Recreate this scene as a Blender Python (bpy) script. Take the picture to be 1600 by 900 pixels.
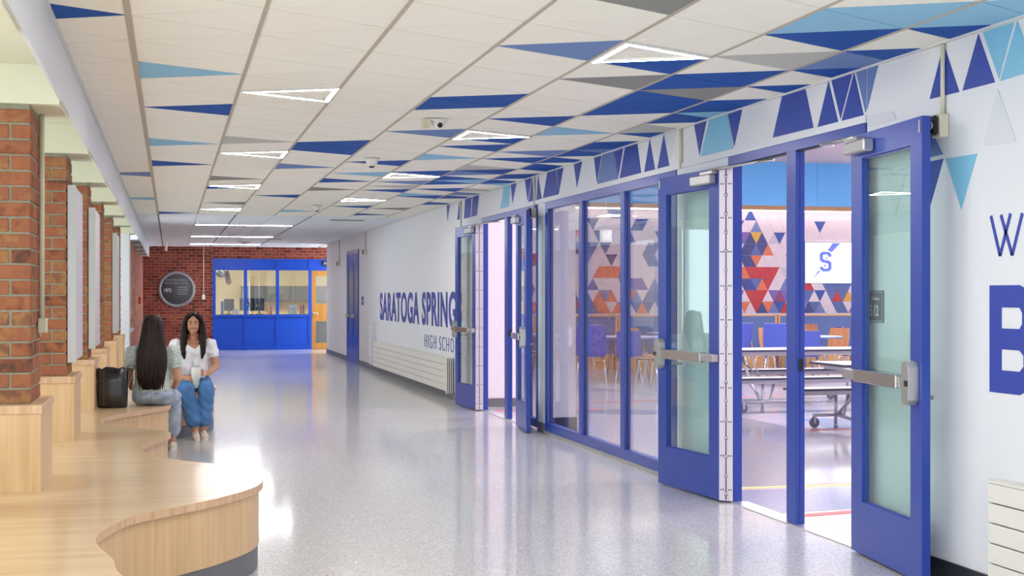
import bpy, bmesh, math, random
from math import sin, cos, pi, radians, atan2, hypot
from mathutils import Vector, Matrix
for o in list(bpy.data.objects): bpy.data.objects.remove(o)
S = bpy.context.scene
COL = S.collection
random.seed(7)
# ---------------- camera ----------------
cd = bpy.data.cameras.new('camera'); cam = bpy.data.objects.new('camera', cd); COL.objects.link(cam)
cd.sensor_width = 36; cd.lens = 36*2080/1600; cd.shift_y = 11.4/1600; cd.clip_end = 200
cam.location = (0, 0, 1.463); cam.rotation_euler = (pi/2, 0, -radians(14.40))
S.camera = cam
# ---------------- world, view ----------------
w = bpy.data.worlds.new('world'); S.world = w; w.use_nodes = True
bg = w.node_tree.nodes['Background']; bg.inputs[0].default_value = (.88, .94, 1, 1); bg.inputs[1].default_value = 3.2
S.view_settings.view_transform = 'Standard'; S.view_settings.look = 'None'
S.view_settings.exposure = 0.98; S.view_settings.gamma = 1; S.view_settings.use_curve_mapping = False
LAMP_E = 62.0; CAFE_E = 38.0; COVE_E = 3.5; OFFICE_E = 13.0
# ---------------- materials ----------------
def lin(c):
    return tuple((v/12.92 if v <= .04045 else ((v+.055)/1.055)**2.4) for v in c)
def hexc(h): return lin(tuple(int(h[i:i+2], 16)/255 for i in (0, 2, 4)))
def M(name, c, rough=.5, metal=0, spec=.5, emit=0, noise=0, scale=20, coat=0, bump=0, stretch=None):
    m = bpy.data.materials.new(name); m.use_nodes = True; nt = m.node_tree; b = nt.nodes['Principled BSDF']
    if isinstance(c, str): c = hexc(c)
    b.inputs['Base Color'].default_value = (*c, 1); b.inputs['Roughness'].default_value = rough
    b.inputs['Metallic'].default_value = metal; b.inputs['Specular IOR Level'].default_value = spec
    if coat: b.inputs['Coat Weight'].default_value = coat; b.inputs['Coat Roughness'].default_value = .08
    if emit: b.inputs['Emission Color'].default_value = (*c, 1); b.inputs['Emission Strength'].default_value = emit
    if noise or bump:
        tc = nt.nodes.new('ShaderNodeTexCoord'); n = nt.nodes.new('ShaderNodeTexNoise'); n.inputs['Scale'].default_value = scale
        n.inputs['Detail'].default_value = 4
        if stretch:
            mp = nt.nodes.new('ShaderNodeMapping'); mp.inputs['Scale'].default_value = stretch
            nt.links.new(tc.outputs['Object'], mp.inputs[0]); nt.links.new(mp.outputs[0], n.inputs[0])
        else: nt.links.new(tc.outputs['Object'], n.inputs[0])
        if noise:
            r = nt.nodes.new('ShaderNodeValToRGB')
            r.color_ramp.elements[0].position = .3; r.color_ramp.elements[1].position = .7
            r.color_ramp.elements[0].color = (*[v*(1-noise) for v in c], 1)
            r.color_ramp.elements[1].color = (*[min(1, v*(1+noise)) for v in c], 1)
            nt.links.new(n.outputs[0], r.inputs[0]); nt.links.new(r.outputs[0], b.inputs['Base Color'])
        if bump:
            bp = nt.nodes.new('ShaderNodeBump'); bp.inputs['Strength'].default_value = bump; bp.inputs['Distance'].default_value = .005
            nt.links.new(n.outputs[0], bp.inputs['Height']); nt.links.new(bp.outputs[0], b.inputs['Normal'])
    return m
def glass(name, tint, gl=1.0, ior=1.5, rough=0):
    m = bpy.data.materials.new(name); m.use_nodes = True; nt = m.node_tree; nt.nodes.clear()
    o = nt.nodes.new('ShaderNodeOutputMaterial'); t = nt.nodes.new('ShaderNodeBsdfTransparent'); t.inputs[0].default_value = (*tint, 1)
    g = nt.nodes.new('ShaderNodeBsdfGlossy'); g.inputs[0].default_value = (gl, gl, gl, 1); g.inputs['Roughness'].default_value = rough
    lw = nt.nodes.new('ShaderNodeLayerWeight'); lw.inputs[0].default_value = .5
    pw = nt.nodes.new('ShaderNodeMath'); pw.operation = 'POWER'; pw.inputs[1].default_value = 5; nt.links.new(lw.outputs['Facing'], pw.inputs[0])
    f = nt.nodes.new('ShaderNodeMath'); f.operation = 'MULTIPLY_ADD'; f.inputs[1].default_value = .9; f.inputs[2].default_value = ((ior-1)/(ior+1))**2; nt.links.new(pw.outputs[0], f.inputs[0]); x = nt.nodes.new('ShaderNodeMixShader')
    nt.links.new(f.outputs[0], x.inputs[0]); nt.links.new(t.outputs[0], x.inputs[1]); nt.links.new(g.outputs[0], x.inputs[2])
    nt.links.new(x.outputs[0], o.inputs[0]); return m
def brickmat(name, stops, single):
    m = bpy.data.materials.new(name); m.use_nodes = True; nt = m.node_tree; b = nt.nodes['Principled BSDF']
    b.inputs['Roughness'].default_value = .85; b.inputs['Specular IOR Level'].default_value = .25
    tc = nt.nodes.new('ShaderNodeNewGeometry'); n = nt.nodes.new('ShaderNodeTexNoise'); n.inputs['Scale'].default_value = 14; n.inputs['Detail'].default_value = 5
    nt.links.new(tc.outputs['Position'], n.inputs[0])
    if single: rn = nt.nodes.new('ShaderNodeObjectInfo'); out = rn.outputs['Random']
    else: rn = nt.nodes.new('ShaderNodeAttribute'); rn.attribute_name = 'rnd'; out = rn.outputs['Fac']
    mx = nt.nodes.new('ShaderNodeMath'); mx.operation = 'MULTIPLY_ADD'; mx.inputs[1].default_value = .75
    nt.links.new(out, mx.inputs[0])
    m2 = nt.nodes.new('ShaderNodeMath'); m2.operation = 'MULTIPLY_ADD'; m2.inputs[1].default_value = 1.3; m2.inputs[2].default_value = -.5
    nt.links.new(n.outputs[0], m2.inputs[0]); nt.links.new(m2.outputs[0], mx.inputs[2])
    r = nt.nodes.new('ShaderNodeValToRGB'); e = r.color_ramp.elements
    e[0].color = (*hexc(stops[0]), 1); e[1].color = (*hexc(stops[-1]), 1)
    for i, s in enumerate(stops[1:-1]):
        k = e.new((i+1)/(len(stops)-1)); k.color = (*hexc(s), 1)
    nt.links.new(mx.outputs[0], r.inputs[0]); nt.links.new(r.outputs[0], b.inputs['Base Color'])
    bp = nt.nodes.new('ShaderNodeBump'); bp.inputs['Strength'].default_value = .5; bp.inputs['Distance'].default_value = .004
    nt.links.new(n.outputs[0], bp.inputs['Height']); nt.links.new(bp.outputs[0], b.inputs['Normal'])
    return m
def wood(name, c1, c2, stretch, rough=.35, coat=0):
    m = bpy.data.materials.new(name); m.use_nodes = True; nt = m.node_tree; b = nt.nodes['Principled BSDF']
    b.inputs['Roughness'].default_value = rough; b.inputs['Coat Weight'].default_value = coat; b.inputs['Coat Roughness'].default_value = .12
    tc = nt.nodes.new('ShaderNodeNewGeometry'); mp = nt.nodes.new('ShaderNodeMapping'); mp.inputs['Scale'].default_value = stretch
    n = nt.nodes.new('ShaderNodeTexNoise'); n.inputs['Scale'].default_value = 1; n.inputs['Detail'].default_value = 6; n.inputs['Distortion'].default_value = .6
    r = nt.nodes.new('ShaderNodeValToRGB'); r.color_ramp.elements[0].position = .32; r.color_ramp.elements[1].position = .68
    r.color_ramp.elements[0].color = (*hexc(c1), 1); r.color_ramp.elements[1].color = (*hexc(c2), 1)
    nt.links.new(tc.outputs['Position'], mp.inputs[0]); nt.links.new(mp.outputs[0], n.inputs[0]); nt.links.new(n.outputs[0], r.inputs[0]); nt.links.new(r.outputs[0], b.inputs['Base Color'])
    return m
def terrazzo(name, c, rough):
    m = bpy.data.materials.new(name); m.use_nodes = True; nt = m.node_tree; b = nt.nodes['Principled BSDF']
    b.inputs['Roughness'].default_value = rough; b.inputs['Specular IOR Level'].default_value = .6
    b.inputs['Coat Weight'].default_value = .7; b.inputs['Coat Roughness'].default_value = .09; b.inputs['Coat IOR'].default_value = 1.5
    tc = nt.nodes.new('ShaderNodeNewGeometry'); v = nt.nodes.new('ShaderNodeTexVoronoi'); v.inputs['Scale'].default_value = 130
    n = nt.nodes.new('ShaderNodeTexNoise'); n.inputs['Scale'].default_value = 1.3; n.inputs['Detail'].default_value = 3
    r = nt.nodes.new('ShaderNodeValToRGB'); e = r.color_ramp.elements; c = hexc(c)
    e[0].color = (*[x*.55 for x in c], 1); e[1].color = (*[min(1, x*1.5) for x in c], 1); k = e.new(.3); k.color = (*[x*.9 for x in c], 1); k = e.new(.75); k.color = (*[x*1.08 for x in c], 1)
    sp = nt.nodes.new('ShaderNodeSeparateColor'); nt.links.new(tc.outputs['Position'], v.inputs[0]); nt.links.new(v.outputs['Color'], sp.inputs[0])
    nt.links.new(sp.outputs[0], r.inputs[0]); mx = nt.nodes.new('ShaderNodeMix'); mx.data_type = 'RGBA'; mx.blend_type = 'MULTIPLY'; mx.inputs[0].default_value = .35
    r2 = nt.nodes.new('ShaderNodeValToRGB'); r2.color_ramp.elements[0].color = (.75, .75, .77, 1); r2.color_ramp.elements[1].color = (1, 1, 1, 1)
    nt.links.new(tc.outputs['Position'], n.inputs[0]); nt.links.new(n.outputs[0], r2.inputs[0])
    nt.links.new(r.outputs[0], mx.inputs[6]); nt.links.new(r2.outputs[0], mx.inputs[7]); nt.links.new(mx.outputs[2], b.inputs['Base Color'])
    return m
m_wall = M('white_paint', 'D8DADE', .6, noise=.012, scale=2)
m_ceil = M('ceiling_tile_white', 'F1EEE4', .9, spec=.2, noise=.008, scale=60)
m_tee = M('ceiling_grid_beige', 'B5AA9C', .6)
m_teew = M('ceiling_edge_white', 'D5D5D5', .6)
m_blue = M('tile_blue', '1550A5', .75, spec=.25, noise=.05, scale=80)
m_lblue = M('tile_sky_blue', '8FC0DE', .8, spec=.25, noise=.03, scale=80)
m_peri = M('tile_periwinkle', '7088BC', .8, spec=.25, noise=.03, scale=80)
m_grey = M('tile_grey', '8B8C8A', .8, spec=.25, noise=.03, scale=80)
m_lgrey = M('tile_light_grey', 'BDBDB8', .8, spec=.25, noise=.03, scale=80)
TC = {'B': m_blue, 'L': m_lblue, 'P': m_peri, 'G': m_grey, 'g': m_lgrey, 'W': m_ceil}
m_frame = M('blue_frame_paint', '24419A', .3, spec=.5, noise=.03, scale=3)
m_office = M('office_frame_paint', '0A45B8', .4, spec=.4, noise=.02, scale=3)
m_base = M('grey_rubber_base', '6B6D73', .5)
m_dbase = M('dark_rubber_base', '2B2D33', .4)
m_mortar = M('mortar', '8F8B78', .95, noise=.12, scale=60, bump=.5)
m_mortar2 = M('mortar_far', '9A8B7E', .95, noise=.1, scale=40)
m_brick = brickmat('brick_orange', ['583E33', '87523A', '9E6445', '905A43', '9E7249', '7C5440'], True)
m_brick2 = brickmat('brick_red_far', ['4A1C18', '7C3129', '8E3F33', '9A5040'], False)
m_brick3 = brickmat('brick_pink_far', ['8A4A3C', 'B06A58', 'C08070', 'C98D78'], False)
m_bench = wood('maple_bench_top', 'CFAE82', 'E2C69E', (1.2, 16, 16), .28, .35)
m_wood = wood('maple_vertical', 'CDA97C', 'DFBE92', (22, 22, 1.0), .4)
m_edge = wood('maple_edge', 'C79F7A', 'DDBB98', (30, 30, 2), .45)
m_steel = M('brushed_steel', (.5, .49, .47), .28, 1, noise=.1, scale=30, stretch=(1, 1, 40))
m_alu = M('satin_aluminium', (.5, .5, .5), .42, 1)
m_hinge = M('hinge_pale_metal', 'CBC4CF', .4, .35)
m_dark = M('black_plastic', '14151A', .4)
m_black = M('black_vinyl', '0C0C10', .28, spec=.7, noise=.3, scale=9, bump=.4)
m_glass = glass('clear_glass', (.88, .91, .92), 1.0, 1.9)
m_gglass = glass('green_tinted_glass', (.85, .94, .92), 1.0, 1.45)
m_floor = terrazzo('terrazzo_grey', 'CFCDCA', .3)
m_cfloor = terrazzo('cafeteria_floor', 'DAD2DC', .32)
m_text = M('blue_lettering', '2C3F9C', .5)
m_lamp = M('lamp_diffuser', (1, .95, .95), .5, emit=LAMP_E)
m_lamp2 = M('lamp_strip', (.93, .96, 1), .5, emit=85)
m_clamp = M('added_cafeteria_lamp', (1, .93, .96), .5, emit=CAFE_E)
m_cove = M('cove_light', (1, .9, .86), .5, emit=COVE_E)
m_olamp = M('office_lamp', (1, .86, .6), .5, emit=OFFICE_E)
m_plastic = M('beige_plastic', 'CFCBB4', .5)
m_white = M('white_plastic', 'E4E4E0', .45)
m_board = M('pale_board', 'CFC9D2', .5, noise=.02)
m_cream = M('radiator_enamel', 'D9D7CF', .5)
m_slot = M('dark_slot', '3A3A38', .8)
m_silver = M('threshold_silver', (.75, .75, .76), .35, .9)
ORD = ['first', 'second', 'third', 'fourth', 'fifth', 'sixth', 'seventh', 'eighth', 'ninth', 'tenth']
# ---------------- mesh helpers ----------------
def root(name, label, cat, loc=(0, 0, 0), rz=0, group=None, kind=None):
    o = bpy.data.objects.new(name, None); COL.objects.link(o); o.empty_display_size = .1
    o.location = loc; o.rotation_euler = (0, 0, rz); return tag(o, label, cat, group, kind)
def tag(o, label=None, cat=None, group=None, kind=None):
    if label: o['label'] = label
    if cat: o['category'] = cat
    if group: o['group'] = group
    if kind: o['kind'] = kind
    return o
class G:
    def __init__(s): s.v = []; s.f = []; s.m = []; s.r = []; s.cm = 0; s.cr = 0; s.sm = []; s.T = None
    def add(s, vs, fs, smooth=False):
        n = len(s.v)
        s.v += [tuple(s.T @ Vector(v)) if s.T is not None else tuple(v) for v in vs]
        for f in fs: s.f.append([i+n for i in f]); s.m.append(s.cm); s.r.append(s.cr); s.sm.append(smooth)
        return s
    def box(s, x0, x1, y0, y1, z0, z1):
        return s.add([(x, y, z) for z in (z0, z1) for y in (y0, y1) for x in (x0, x1)],
                     [(0, 2, 3, 1), (4, 5, 7, 6), (0, 1, 5, 4), (2, 6, 7, 3), (0, 4, 6, 2), (1, 3, 7, 5)])
    def bbox(s, x0, x1, y0, y1, z0, z1, b):   # box with bevelled edges (octagonal in all three directions)
        vs = []; 
        for (sx, sy, sz) in [(a, c, d) for a in (0, 1) for c in (0, 1) for d in (0, 1)]:
            X = (x0, x1)[sx]; Y = (y0, y1)[sy]; Z = (z0, z1)[sz]
            dx = b*(1-2*sx); dy = b*(1-2*sy); dz = b*(1-2*sz)
            vs += [(X, Y+dy, Z+dz), (X+dx, Y, Z+dz), (X+dx, Y+dy, Z)]
        bm = bmesh.new(); bv = [bm.verts.new(v) for v in vs]; r = bmesh.ops.convex_hull(bm, input=bv)
        bm.verts.index_update(); s.add([v.co[:] for v in bm.verts], [[v.index for v in f.verts] for f in bm.faces]); bm.free(); return s
    def prism(s, pts, a, b, axis='z', smooth=False):
        # pts: 2D outline; extrude between a and b along axis
        def P(p, t):
            return (p[0], p[1], t) if axis == 'z' else ((t, p[0], p[1]) if axis == 'x' else (p[0], t, p[1]))
        n = len(pts); A = sum(pts[i][0]*pts[(i+1) % n][1]-pts[(i+1) % n][0]*pts[i][1] for i in range(n))
        if A < 0: pts = pts[::-1]
        flip = (axis == 'y')
        vs = [P(p, a) for p in pts]+[P(p, b) for p in pts]
        fs = [list(range(n))[::-1], list(range(n, 2*n))]+[[i, (i+1) % n, n+(i+1) % n, n+i] for i in range(n)]
        if (b < a) != flip: fs = [f[::-1] for f in fs]
        s.add(vs, fs[:2]); nn = len(s.v)-len(vs)
        if smooth: nn = len(s.v); s.v += s.v[-len(vs):]
        for f in fs[2:]: s.f.append([i+nn for i in f]); s.m.append(s.cm); s.r.append(s.cr); s.sm.append(smooth)
        return s
    def tube(s, path, r, n=8, cap=True, sq=(1, 1)):
        # path list of points, r radius or list; simple parallel transport
        P = [Vector(p) for p in path]; R = r if isinstance(r, (list, tuple)) else [r]*len(P)
        d0 = (P[1]-P[0]).normalized(); up = Vector((0, 0, 1)) if abs(d0.z) < .9 else Vector((0, 1, 0))
        vs = []; u = d0.cross(up).normalized()
        for i, p in enumerate(P):
            d = (P[min(i+1, len(P)-1)]-P[max(i-1, 0)]).normalized()
            u = (u-d*u.dot(d)).normalized(); w_ = d.cross(u)
            for k in range(n):
                a = 2*pi*k/n; vs.append(p+(u*cos(a)*sq[0]+w_*sin(a)*sq[1])*R[i])
        fs = [[i*n+k, i*n+(k+1) % n, (i+1)*n+(k+1) % n, (i+1)*n+k] for i in range(len(P)-1) for k in range(n)]
        s.add(vs, fs, True)
        if cap:
            nn = len(s.v)-len(vs); s.f += [[nn+k for k in range(n)][::-1], [nn+(len(P)-1)*n+k for k in range(n)]]; s.m += [s.cm]*2; s.r += [s.cr]*2; s.sm += [False]*2
        return s
    def lathe(s, prof, c=(0, 0, 0), n=20, axis='z'):
        vs = []
        for r, h in prof:
            for k in range(n):
                a = 2*pi*k/n; q = (r*cos(a), r*sin(a), h) if axis == 'z' else ((h, r*cos(a), r*sin(a)) if axis == 'x' else (r*cos(a), h, r*sin(a)))
                vs.append((c[0]+q[0], c[1]+q[1], c[2]+q[2]))
        fs = [[i*n+k, i*n+(k+1) % n, (i+1)*n+(k+1) % n, (i+1)*n+k] for i in range(len(prof)-1) for k in range(n)]
        return s.add(vs, fs, True)
    def ell(s, c, r, n=16, m=10, rot=None):
        vs = []; c = Vector(c)
        for j in range(m+1):
            t = pi*j/m
            for k in range(n):
                a = 2*pi*k/n; p = Vector((r[0]*sin(t)*cos(a), r[1]*sin(t)*sin(a), r[2]*cos(t)))
                if rot: p = rot @ p
                vs.append(c+p)
        return s.add(vs, [[j*n+k, (j+1)*n+k, (j+1)*n+(k+1) % n, j*n+(k+1) % n] for j in range(m) for k in range(n)], True)
    def cap(s, p0, r0, p1, r1, n=12):   # tapered capsule
        p0 = Vector(p0); p1 = Vector(p1); d = (p1-p0); L = d.length; d.normalize(); pts = []; rr = []
        for k in range(5):
            a = pi/2*(1-k/4); pts.append(p0-d*r0*sin(a)); rr.append(max(.0005, r0*cos(a)))
        for k in range(1, 4): t = k/4; pts.append(p0+d*L*t); rr.append(r0+(r1-r0)*t)
        for k in range(5):
            a = pi/2*k/4; pts.append(p1+d*r1*sin(a)); rr.append(max(.0005, r1*cos(a)))
        return s.tube(pts, rr, n)
    def mesh(s, name, mats):
        me = bpy.data.meshes.new(name); me.from_pydata(s.v, [], s.f)
        for m in (mats if isinstance(mats, (list, tuple)) else [mats]): me.materials.append(m)
        me.polygons.foreach_set('material_index', s.m); me.polygons.foreach_set('use_smooth', s.sm)
        if any(s.r):
            a = me.attributes.new('rnd', 'FLOAT', 'FACE'); a.data.foreach_set('value', s.r)
        me.validate(); me.update(); return me
    def obj(s, name, mats, parent=None, kind=None, label=None):
        return link(name, s.mesh(name, mats), parent, kind=kind, label=label)
def link(name, me, parent=None, loc=(0, 0, 0), rot=None, kind=None, label=None):
    o = bpy.data.objects.new(name, me); COL.objects.link(o); o.parent = parent; o.location = loc
    if rot: o.rotation_euler = rot
    if kind: o['kind'] = kind
    if label: o['label'] = label
    return o
def bx(name, m, p, *a, label=None, kind=None): return G().box(*a).obj(name, m, p, kind, label)
def fixn(o, bev=0, seg=2):
    me = o.data; bm = bmesh.new(); bm.from_mesh(me); bmesh.ops.recalc_face_normals(bm, faces=bm.faces)
    if bev: bmesh.ops.bevel(bm, geom=[e for e in bm.edges if len(e.link_faces) == 2 and e.calc_face_angle(0) > .6], offset=bev, segments=seg, affect='EDGES', clamp_overlap=True)
    bm.to_mesh(me); bm.free(); return o
def copy_tree(o, parent=None):
    c = o.copy(); COL.objects.link(c); c.parent = parent
    for ch in o.children: copy_tree(ch, c)
    return c
def text_mesh(name, s, size, m, parent, mat4, xs=1, off=0, ext=.002, spacing=1, align='LEFT'):
    cu = bpy.data.curves.new(name, 'FONT'); cu.body = s; cu.size = size; cu.extrude = ext; cu.offset = off; cu.space_character = spacing; cu.align_x = align
    cu.resolution_u = 5
    t = bpy.data.objects.new('tmp_text', cu); COL.objects.link(t); dg = bpy.context.evaluated_depsgraph_get()
    me = bpy.data.meshes.new_from_object(t.evaluated_get(dg)); bpy.data.objects.remove(t); bpy.data.curves.remove(cu)
    me.transform(mat4 @ Matrix.Diagonal((xs, 1, 1, 1))); me.materials.clear(); me.materials.append(m); me.name = name
    return link(name, me, parent)
def wall_mat(y, z, x=3.848):  # text on the right wall, facing -X, reading towards -Y
    return Matrix(((0, 0, -1, x), (-1, 0, 0, y), (0, 1, 0, z), (0, 0, 0, 1)))
def front_mat(x, y, z):       # text facing -Y, reading towards +X
    return Matrix(((1, 0, 0, x), (0, 0, -1, y), (0, 1, 0, z), (0, 0, 0, 1)))
W = 3.85; CE = 2.763; YE = 36.3; BK = -3.0
# ---------------- floor ----------------
fl = bx('floor', m_floor, None, -2.4, 3.9, BK, YE+.15, -.1, 0); tag(fl, 'glossy grey terrazzo floor of the long corridor', 'floor', kind='structure')
bx('floor_extension', m_floor, fl, 3.9, 6.6, 33.9, YE+.15, -.1, 0)
cf = bx('floor', m_cfloor, None, 3.9, 22, -1, 25.75, -.1, 0); tag(cf, 'pale patterned terrazzo floor of the cafeteria beyond the doors', 'floor', kind='structure')
def fpatch(pts, m, z=.0015, name='floor_inlay'):
    G().prism(pts, 0.0002, z).obj(name, m, cf)
m_ipale = terrazzo('inlay_pale', 'DCE3EA', .3); m_iblue = terrazzo('inlay_blue_grey', '8791B8', .3); m_isky = terrazzo('inlay_sky', '7FA3D8', .3)
m_igrey = terrazzo('inlay_grey', '9C99A0', .3); m_red = M('line_red', 'E2574C', .4); m_yel = M('line_yellow', 'E8C77A', .4)
fpatch([(3.95, 8.2), (5.6, 8.4), (5.6, 9.2), (3.95, 9.25)], m_iblue)
fpatch([(3.95, 5.0), (7, 5.2), (5.6, 8.1), (3.95, 8.0)], m_ipale)
fpatch([(3.95, 9.42), (7.5, 9.35), (6.65, 13.4), (6.64, 14.9), (4.6, 12.2)], m_igrey)
fpatch([(7.0, 13.3), (8.4, 13.2), (8.6, 14.3), (7.2, 14.4)], m_isky)
fpatch([(6.2, 20.9), (6.7, 19.4), (6.9, 18.2), (8.4, 18.6), (8.2, 21.2)], m_ipale)
fpatch([(4.6, 16.2), (5.3, 15.5), (6.6, 15.2), (5.7, 16.2)], m_iblue)
fpatch([(6.9, 15), (9, 14.8), (11, 17.5), (8.2, 18.1)], m_ipale)
def fline(a, b, m, wd=.035):
    d = Vector((b[0]-a[0], b[1]-a[1])).normalized(); n = Vector((-d.y, d.x))*wd
    fpatch([(a[0]+n.x, a[1]+n.y), (b[0]+n.x, b[1]+n.y), (b[0]-n.x, b[1]-n.y), (a[0]-n.x, a[1]-n.y)], m, .0022, 'floor_line')
fline((4.0, 9.34), (8, 9.3), m_yel, .045); fline((3.98, 8.07), (8, 8.6), m_red, .045); fline((6.5, 13.15), (9.5, 13.3), m_red); fline((5, 17.2), (12, 18.4), m_red, .04)
fline((4.0, 16.4), (5.4, 16.3), m_red, .05)
for k, (a, b, c) in enumerate(((3.84, 6.93, 8.7), (3.84, 14.42, 16.45))):
    o = bx('trim_%d' % (k+5), m_silver, None, W-.03, W+.10, b, c, 0.0003, .008)
    tag(o, ('pale metal threshold under the nearer pair of open doors', 'pale metal threshold under the farther pair of open doors')[k], 'threshold', kind='structure')
# ---------------- ceiling ----------------
ce = bx('ceiling', m_tee, None, -2.4, W+.05, BK, YE+.1, CE+.006, CE+.06); tag(ce, 'white corridor ceiling of triangular tiles with blue, sky and grey ones', 'ceiling', kind='structure')
bx('ceiling_extension', m_ceil, ce, W+.05, 6.6, 33.8, YE+.1, CE, CE+.06)
X0 = -.189; SX = .6096; SY = .6218; Y0 = 6.43
CT = '-1l27P -1l39L -1r0B 0l10B 0r5L 0r17L 0r23B 0r49B 1l41G 1r16g 1r28G 1r32B 2l16B 2l18B 2l36B 2r17B 2r23P 3l-3G 3l1P 3l7B 3l13P 3l21B 3l25L 3r8B 3r28B 3r32G 3r46L 4l2B 4l4G 4l10B 4l14B 4l16B 4l24B 4l28P 4l30g 4l32B 4l42B 4r19L 5l-3L 5l-1B 5l1g 5l3B 5l5G 5l7B 5l17P 5l19B 5l23B 5l27L 5l31B 5l35B 5l43G 5r-2L 5r4B 5r6B 5r8B 5r12L 5r22g 5r24P 5r26B 5r28B 5r34L 5r48B 6l-4L 6l-2B 6l0B 6l2B 6l4B 6l6B 6l8L 6l12B 6l14B 6l16P 6l22B 6l24B 6l28L 6r-3L 6r1P 6r7B 6r9B 6r11g 6r15B 6r17B 6r19B 6r21B 6r25B 6r27B 6r31g 6r33P 6r35B 6r39B'
import re
tint = {}
for tkn in CT.split():
    g_ = re.match(r'(-?\d+)([lr])(-?\d+)([BLPGg])', tkn); tint[(int(g_[1]), g_[2], int(g_[3]))] = g_[4]
def clip(poly, f):
    out = []
    for i in range(len(poly)):
        a, b = poly[i], poly[(i+1) % len(poly)]; fa, fb = f(a), f(b)
        if fa >= 0: out.append(a)
        if (fa >= 0) != (fb >= 0): t = fa/(fa-fb); out.append((a[0]+(b[0]-a[0])*t, a[1]+(b[1]-a[1])*t))
    return out
def inset(poly, d):
    n = len(poly); A = sum(poly[i][0]*poly[(i+1) % n][1]-poly[(i+1) % n][0]*poly[i][1] for i in range(n))
    if A < 0: poly = poly[::-1]
    res = []
    for i in range(n):
        p0, p1, p2 = Vector(poly[i-1]), Vector(poly[i]), Vector(poly[(i+1) % n])
        d1 = (p1-p0).normalized(); d2 = (p2-p1).normalized(); n1 = Vector((-d1.y, d1.x)); n2 = Vector((-d2.y, d2.x))
        k = 1+n1.dot(n2)
        if k < .12: k = .12
        q = p1+(n1+n2)*d/k; res.append((q.x, q.y))
    return res
Yend = Y0+SY*25
LX = -.535
LAMPS = {(4, 'r', 1), (4, 'r', 13), (4, 'r', 25), (4, 'r', 37), (1, 'l', 7), (1, 'l', 19), (1, 'l', 31), (1, 'l', 45), (1, 'l', -5), (4, 'r', -11), (1, 'l', -17), (1, 'l', -27), (4, 'r', -23)}
def tri(c, d, q):
    yc = Y0+SY*q/2; xa = X0+SX*c; xb = xa+SX
    return [(xa, yc-SY/2), (xa, yc+SY/2), (xb, yc)] if d == 'r' else [(xb, yc-SY/2), (xb, yc+SY/2), (xa, yc)]
plain = []
for c in range(-1, 7):
    for d in 'rl':
        for q in range(-30, 52):
            line = c if d == 'r' else c+1
            if (q % 2) != ((line+1) % 2): continue     # base centred between nodes of its line
            P = tri(c, d, q); P = clip(P, lambda p: p[0]-LX); P = clip(P, lambda p: W-.012-p[0]) if P else P
            P = clip(P, lambda p: Yend-p[1]) if P else P; P = clip(P, lambda p: p[1]-BK) if P else P
            if len(P) < 3: continue
            A = abs(sum(P[i][0]*P[(i+1) % len(P)][1]-P[(i+1) % len(P)][0]*P[i][1] for i in range(len(P))))/2
            if A < .004: continue
            plain.append((c, d, q, P))
stuff = G(); cnt = 0
plain.sort(key=lambda t: (0 if (t[0], t[1], t[2]) in tint else 1, 0 if t[2] > -3 else 1, t[2]))
LN = {'B': 'royal blue ceiling tile', 'L': 'sky blue ceiling tile', 'P': 'dusty periwinkle ceiling tile', 'G': 'mid grey ceiling tile', 'g': 'light grey ceiling tile'}
for c, d, q, P in plain:
    k = (c, d, q); col = tint.get(k, 'W'); Q = inset(P, .0045)
    if cnt < 298 and q > -6:
        o = G().prism(Q, CE, CE+.0055).obj('ceiling_tile', TC[col], ce); cnt += 1
        if col != 'W': o['label'] = LN[col]
    else: stuff.prism(Q, CE, CE+.0055)
stuff.obj('ceiling_tiles', m_ceil, ce, 'stuff')
for i in range(0, 7):
    x = X0+SX*i; wd = .016 if i == 0 else .010
    bx('ceiling_grid_bar', m_tee if i < 3 else m_tee, ce, x-wd, x+wd, BK, Yend, CE-.004, CE+.0045)
# plain far zone
far = G(); yy = Yend+.01
while yy < YE-.05:
    for i in range(-1, 7):
        xa = max(LX+.012, X0+SX*i+.006); xb = min(W-.02, X0+SX*(i+1)-.006)
        far.box(xa, xb, yy+.002, min(yy+SY, YE-.02)-.002, CE, CE+.0055)
    yy += SY
far.obj('plain_ceiling_tiles', M('far_tile_white', 'E4E7EE', .8, noise=.01), ce, 'stuff')
m_dgrid = M('dark_grid', '77747C', .7)
for i in (0, 2, 4): bx('ceiling_grid_bar', m_dgrid, ce, X0+SX*i-.013, X0+SX*i+.013, Yend, YE, CE-.004, CE+.004)
for i in (1,): pass
G().box(LX, LX+.016, BK, YE, CE-.012, CE+.004).obj('ceiling_edge_angle', m_teew, ce)
G().box(W-.022, W-.002, BK, 33.85, CE-.010, CE+.004).obj('ceiling_edge_angle', m_teew, ce)
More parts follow.
